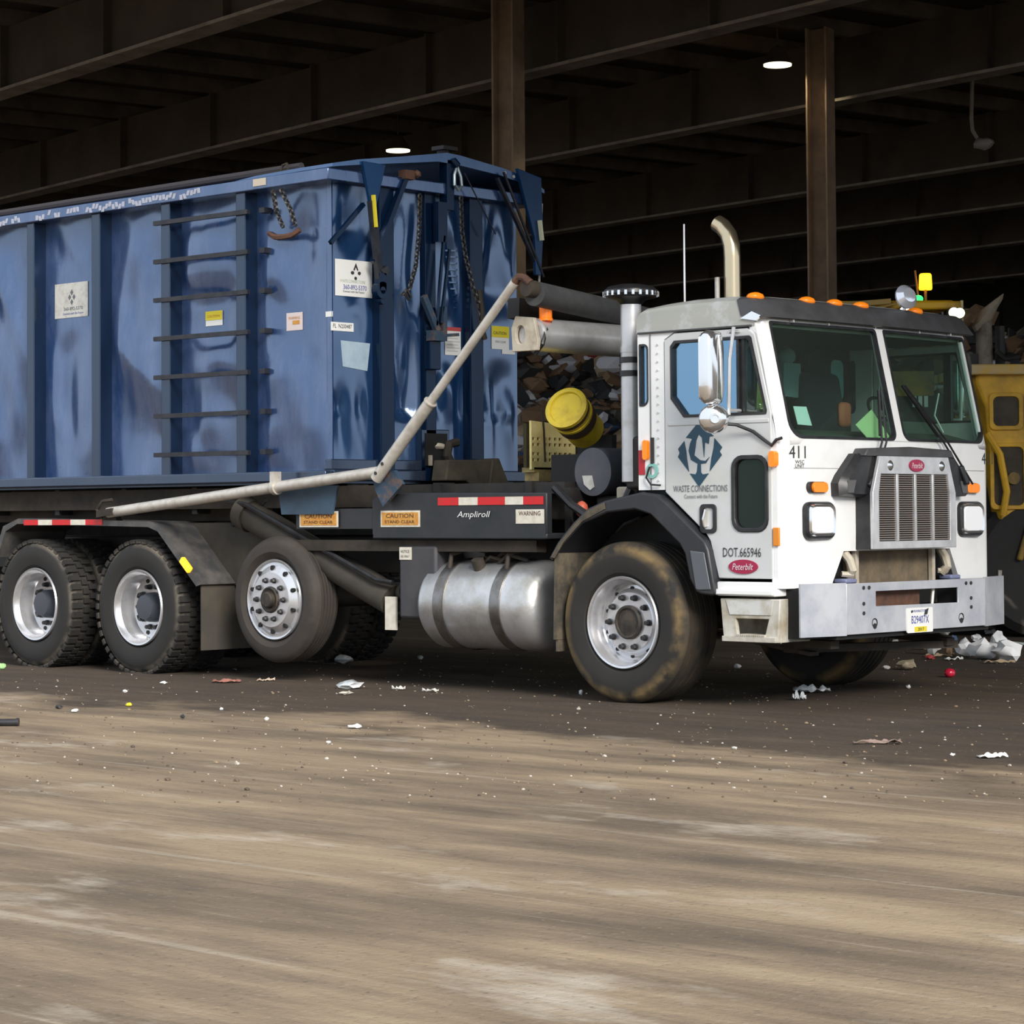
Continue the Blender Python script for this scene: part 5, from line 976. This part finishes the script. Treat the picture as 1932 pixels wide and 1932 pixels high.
def heap(px, z, wid, dep, h, label, seed, n=260):
    p = cam_pt(px, 960, z); e = empty('refuse_heap', (p.x, p.y, 0), label, 'refuse heap', rz=YAW)
    def H(u, v):
        q = max(0, 1-((u-.5)*2)**4)*max(0, 1-((v-.55)/.55)**2)
        return h*q*(1+.25*noise.noise(Vector((u*5+seed, v*4, 0))))+.12*noise.noise(Vector((u*wid*2.5, v*dep*2.5, seed)))
    b = B(); b.grid(lambda u, v: ((u-.5)*wid, (v-.3)*dep, max(-.02, H(u, v))), 70, 30); s = obj('refuse_mound', b, tm, e, 0, raw=True); s['kind'] = 'stuff'
    rnd = random.Random(seed); b = B(); bm = b.bm
    for i in range(n):
        u, v = rnd.uniform(.05, .95), rnd.uniform(.05, .6); c = Vector(((u-.5)*wid, (v-.3)*dep, H(u, v)+.03)); k0 = len(bm.faces)
        if rnd.random() < .5: b.ico(c, rnd.uniform(.08, .24), 1, (1.2, 1, .7), .8, 2, i)
        else:
            d = Vector((rnd.uniform(-1, 1), rnd.uniform(-1, 1), rnd.uniform(-.6, .6))).normalized(); q = d.orthogonal().normalized(); b.obox(c, d*rnd.uniform(.15, .55), q*rnd.uniform(.08, .25), d.cross(q)*rnd.uniform(.01, .1))
        bm.faces.ensure_lookup_table(); mi = rnd.choice((0, 0, 1, 1, 1, 2, 2, 3, 3, 3)) if rnd.random() < .93 else rnd.choice((4, 5))
        for f in bm.faces[k0:]: f.material_index = mi
    s = obj('refuse_scraps', b, scrapm, e, 0, raw=True); s['kind'] = 'stuff'
heap(1090, 33., 4.6, 4.6, 3.6, 'tall heap of mixed refuse seen through the gap behind the truck cab', 3, 420)
heap(1930, 33., 5.4, 5., 3.6, 'heap of pale mixed refuse rising behind the yellow loader', 9, 420)

# ------------------------------------------------------------------ litter on the ground
clear = mat('plastic_clear', (.50,.54,.56), .25, col2=(.75,.76,.76), scale=12)
bagw = mat('bag_white', (.93,.93,.93), .5); tanr = mat('tan_lump', (.42,.36,.25), .85, col2=(.2,.16,.1), scale=10)
def lump(px, py, w_, h_, m, nm, label, cat, seed, flat=1., nz=.7, sub=2):
    d = (Vector(cam_pt(px, py, 1.))-CAM); t = -CAM.z/d.z; P = CAM+d*t; Z = (P-CAM).dot(FWD); sx = w_/F*Z/2; sz = max(.006, h_/F*Z/2)
    b = B(); b.ico((0, 0, 0), 1, sub, (sx, min(sx, .5*sx+sz)*flat, sz), nz, 1.7, seed)
    me_min = min(v.co.z for v in b.bm.verts)
    for v in b.bm.verts: v.co.z -= me_min+.002
    o = obj(nm, b, m, None, 40); o.location = (P.x, P.y, 0); o.rotation_euler.z = YAW; return tag(o, label, cat)
def sheet(px, py, w_, dep, m, nm, label, cat, seed, rot=0., hgt=.07):
    d = (Vector(cam_pt(px, py, 1.))-CAM); t = -CAM.z/d.z; P = CAM+d*t; Z = (P-CAM).dot(FWD); sx = w_/F*Z
    b = B(); b.grid(lambda u, v: ((u-.5)*sx, (v-.5)*dep*(.6+.4*math.sin(3*u+seed)), .006+hgt*abs(noise.noise(Vector((u*4+seed, v*3, seed*.7))))), 14, 6)
    o = obj(nm, b, m, None, 40); o.location = (P.x, P.y, 0); o.rotation_euler.z = YAW+rot; s = o.modifiers.new('thickness', 'SOLIDIFY'); s.thickness = .002; return tag(o, label, cat)
LIT = [
 ('L', 1858, 1226, 62, 40, bagw, 'plastic_bag', 'large crumpled white plastic bag right of the bumper', 'bag', 1),
 ('L', 1882, 1206, 26, 24, bagw, 'plastic_bag', 'small white bag knotted on top of the crumpled white bags', 'bag', 2),
 ('L', 1900, 1232, 50, 34, bagw, 'plastic_bag', 'pointed white plastic bag at the right end of the bag pile', 'bag', 3),
 ('L', 1762, 1222, 28, 30, paper, 'paper_carton', 'white carton with a dark hole lying left of the white bags', 'carton', 4),
 ('L', 1868, 1192, 22, 10, paper, 'foam_scrap', 'flat white foam scrap lying behind the white bags', 'scrap', 5),
 ('L', 1790, 1224, 14, 26, scrapm[1], 'cardboard_scrap', 'brown cardboard scrap between the white carton and the bags', 'cardboard', 6),
 ('L', 1800, 1212, 14, 22, scrapm[4], 'blue_wrapper', 'blue and violet wrapper standing beside the brown cardboard scrap', 'wrapper', 7),
 ('L', 1738, 1218, 26, 18, tanr, 'tan_lump', 'tan crushed lump under the right end of the bumper', 'lump', 8),
 ('L', 1782, 1194, 18, 12, dingy, 'grey_scrap', 'small grey scrap just below the licence plate side of the bumper', 'scrap', 9),
 ('L', 1712, 1256, 34, 18, tanr, 'tan_rock', 'pale tan rock lying right of the far front tyre', 'rock', 10),
 ('L', 1672, 1259, 14, 8, dingy, 'pale_stone', 'small pale stone touching the far front tyre', 'stone', 11),
 ('L', 1714, 1296, 9, 7, paper, 'white_pebble', 'single white pebble in front of the tan rock', 'pebble', 12),
 ('S', 1532, 1307, 70, .12, clear, 'plastic_wrap', 'clear crumpled plastic wrap below the near corner of the bumper', 'plastic wrap', 13),
 ('S', 1508, 1321, 26, .06, clear, 'plastic_strip', 'twisted clear strip trailing from the crumpled plastic wrap', 'plastic strip', 14),
 ('L', 1392, 1257, 14, 9, paper, 'white_scrap', 'white scrap on the ground below the cab step', 'scrap', 15),
 ('L', 660, 1292, 48, 16, clear, 'plastic_bag', 'lilac-white plastic scrap in front of the pusher axle tyre', 'bag', 16),
 ('L', 653, 1308, 24, 7, mat('scrap_cream', (.6,.54,.46), .6), 'cream_scrap', 'cream scrap just below the lilac-white plastic scrap', 'scrap', 17),
 ('L', 650, 1246, 34, 16, clear, 'plastic_bag', 'grey plastic rag in the shade right of the pusher axle tyre', 'bag', 18),
 ('S', 428, 1288, 54, .12, mat('scrap_rust', (.30,.12,.09), .8), 'rusty_rag', 'reddish brown rag flattened left of the pusher axle tyre', 'rag', 19),
 ('S', 502, 1285, 34, .08, mat('scrap_peach', (.55,.42,.32), .8), 'peach_scrap', 'peach coloured flat scrap below the pusher axle tyre', 'scrap', 20),
 ('L', 309, 1288, 13, 6, paper, 'white_scrap', 'white scrap below the second drive tyre', 'scrap', 21),
 ('L', 236, 1304, 9, 5, paper, 'white_scrap', 'tiny white scrap in front of the gap between the drive tyres', 'scrap', 22),
 ('S', 752, 1302, 26, .05, dingy, 'pale_scrap', 'pale flat scrap left of the pair before the fuel tank', 'scrap', 23),
 ('S', 812, 1306, 32, .05, dingy, 'pale_scrap', 'pale flat scrap right of the pair before the fuel tank', 'scrap', 24),
 ('L', 670, 1371, 26, 8, paper, 'white_disc', 'white oval lid at the edge of the dark ground', 'lid', 25),
 ('L', 503, 1356, 9, 7, paper, 'white_pebble', 'white pebble on the paler ground left of the white lid', 'pebble', 26),
 ('L', 418, 1338, 8, 6, paper, 'white_pebble', 'white pebble on the paler ground below the rusty rag', 'pebble', 27),
 ('L', 142, 1341, 14, 6, paper, 'white_scrap', 'white scrap on the paler ground below the rearmost tyre', 'scrap', 28),
 ('L', 111, 1334, 12, 8, scrapm[3], 'black_pebble', 'black pebble beside the white scrap below the rearmost tyre', 'pebble', 29),
 ('L', 345, 1352, 8, 9, scrapm[3], 'dark_pebble', 'dark pebble left of the white pebbles on paler ground', 'pebble', 30),
 ('L', 243, 1330, 12, 6, yellowl, 'yellow_scrap', 'yellow scrap on the paler ground below the drive tyres', 'scrap', 31),
 ('L', 4, 1258, 14, 12, mat('green_scrap', (.35,.6,.25), .6), 'green_scrap', 'light green scrap at the left edge beside the rearmost tyre', 'scrap', 32),
 ('S', 1874, 1430, 56, .10, paper, 'paper_strip', 'torn white paper strip at the right edge of the dark ground', 'paper', 33),
 ('L', 1797, 1423, 9, 6, paper, 'white_pebble', 'white pebble left of the torn paper strip', 'pebble', 34),
 ('S', 1655, 1404, 90, .12, mat('scrap_pinkish', (.23,.165,.135), .8), 'pinkish_debris', 'pinkish flattened debris left of the torn paper strip', 'debris', 35),
 ('L', 1386, 1411, 10, 6, dingy, 'pale_stone', 'pale stone on the paler ground below the near front tyre', 'stone', 36),
 ('L', 1096, 1307, 7, 10, paper, 'white_pebble', 'white pebble left of the contact patch of the near front tyre', 'pebble', 37),
 ('L', 793, 1241, 10, 7, paper, 'white_scrap', 'white scrap in the shade under the fuel tank', 'scrap', 38),
 ('L', 620, 1401, 9, 6, dingy, 'pale_stone', 'pale stone on paler ground below left of the white lid', 'stone', 39),
 ('L', 1908, 1216, 60, 10, mat('sheet_mint', (.55,.62,.58), .6), 'foam_sheet', 'pale mint foam sheet lying at the right edge behind the bags', 'sheet', 40),
 ('S', 1770, 1240, 50, .2, scrapm[2], 'tan_paper', 'crumpled tan paper lying in front of the white carton', 'paper', 41),
 ('L', 1690, 1210, 14, 8, dingy, 'grey_scrap', 'small grey scrap left of the tan crushed lump under the bumper', 'scrap', 43),
 ('L', 1822, 1226, 34, 30, bagw, 'plastic_bag', 'white plastic bag at the left end of the bag pile', 'bag', 48),
 ('L', 1842, 1204, 18, 16, bagw, 'plastic_bag', 'small white bag tucked behind the left end of the bag pile', 'bag', 44),
 ('S', 1800, 1246, 34, .12, paper, 'white_paper', 'flat white paper in front of the crumpled white bags', 'paper', 45),
 ('S', 1885, 1252, 60, .1, scrapm[2], 'tan_strip', 'long tan strip in front of the pointed white bag', 'strip', 46),
 ('L', 1755, 1240, 16, 9, scrapm[5], 'dark_red_scrap', 'dull red scrap in front of the tan crushed lump', 'scrap', 47),
 ('S', 1820, 1192, 40, .15, scrapm[2], 'straw_scrap', 'straw coloured scrap behind the brown cardboard under the bumper', 'scrap', 42),
]
for q in LIT:
    if q[0] == 'L': lump(q[1], q[2]+q[4]*.45, q[3], q[4], q[5], q[6], q[7], q[8], q[9])
    else: sheet(q[1], q[2], q[3], q[4], q[5], q[6], q[7], q[8], q[9], hgt=.09 if q[9] in (13, 14) else .04)
o = lump(1792, 1278, 21, 18, mat('cup_red', (.55,.015,.05), .3, coat=.5), 'red_ball', 'small shiny red ball on the ground right of the far front tyre', 'ball', 50, 1., .08, 3)
d = (Vector(cam_pt(15, 1370, 1.))-CAM); P = CAM+d*(-CAM.z/d.z)
b = B(); b.cyl((-.16, 0, .022), (.05, 0, .022), .022, seg=12); b.cyl((.05, 0, .022), (.065, 0, .022), .026, seg=12); o = obj('black_pipe', b, blackp, None); o.location = (P.x, P.y, 0); o.rotation_euler.z = YAW; tag(o, 'short black pipe lying on the paler ground at the left edge', 'pipe')
# pebbles and grit nobody could count
rnd = random.Random(5); b = B(); bm = b.bm
for i in range(1300):
    px, py = rnd.uniform(-20, 1950), 1230+rnd.random()**1.3*285
    d = (Vector(cam_pt(px, py, 1.))-CAM); P = CAM+d*(-CAM.z/d.z); k0 = len(bm.faces)
    r_ = rnd.uniform(.003, .008)*(1+(rnd.random() < .05)*.8); b.ico((P.x, P.y, r_*.4), r_, 1, (1.3, 1, .7), .4, 2, i); bm.faces.ensure_lookup_table(); mi = rnd.choice((0, 1, 1, 2, 2, 3))
    for f in bm.faces[k0:]: f.material_index = mi
s = obj('gravel', b, [mat('grit_pale', (.45,.41,.36), .8), mat('grit_tan', (.26,.19,.12), .8), mat('grit_brown', (.12,.085,.06), .8), mat('grit_dark', (.08,.06,.045), .8)], None, 0); s['kind'] = 'stuff'; tag(s, 'scattered grit and pebbles over the yard ground', 'gravel')
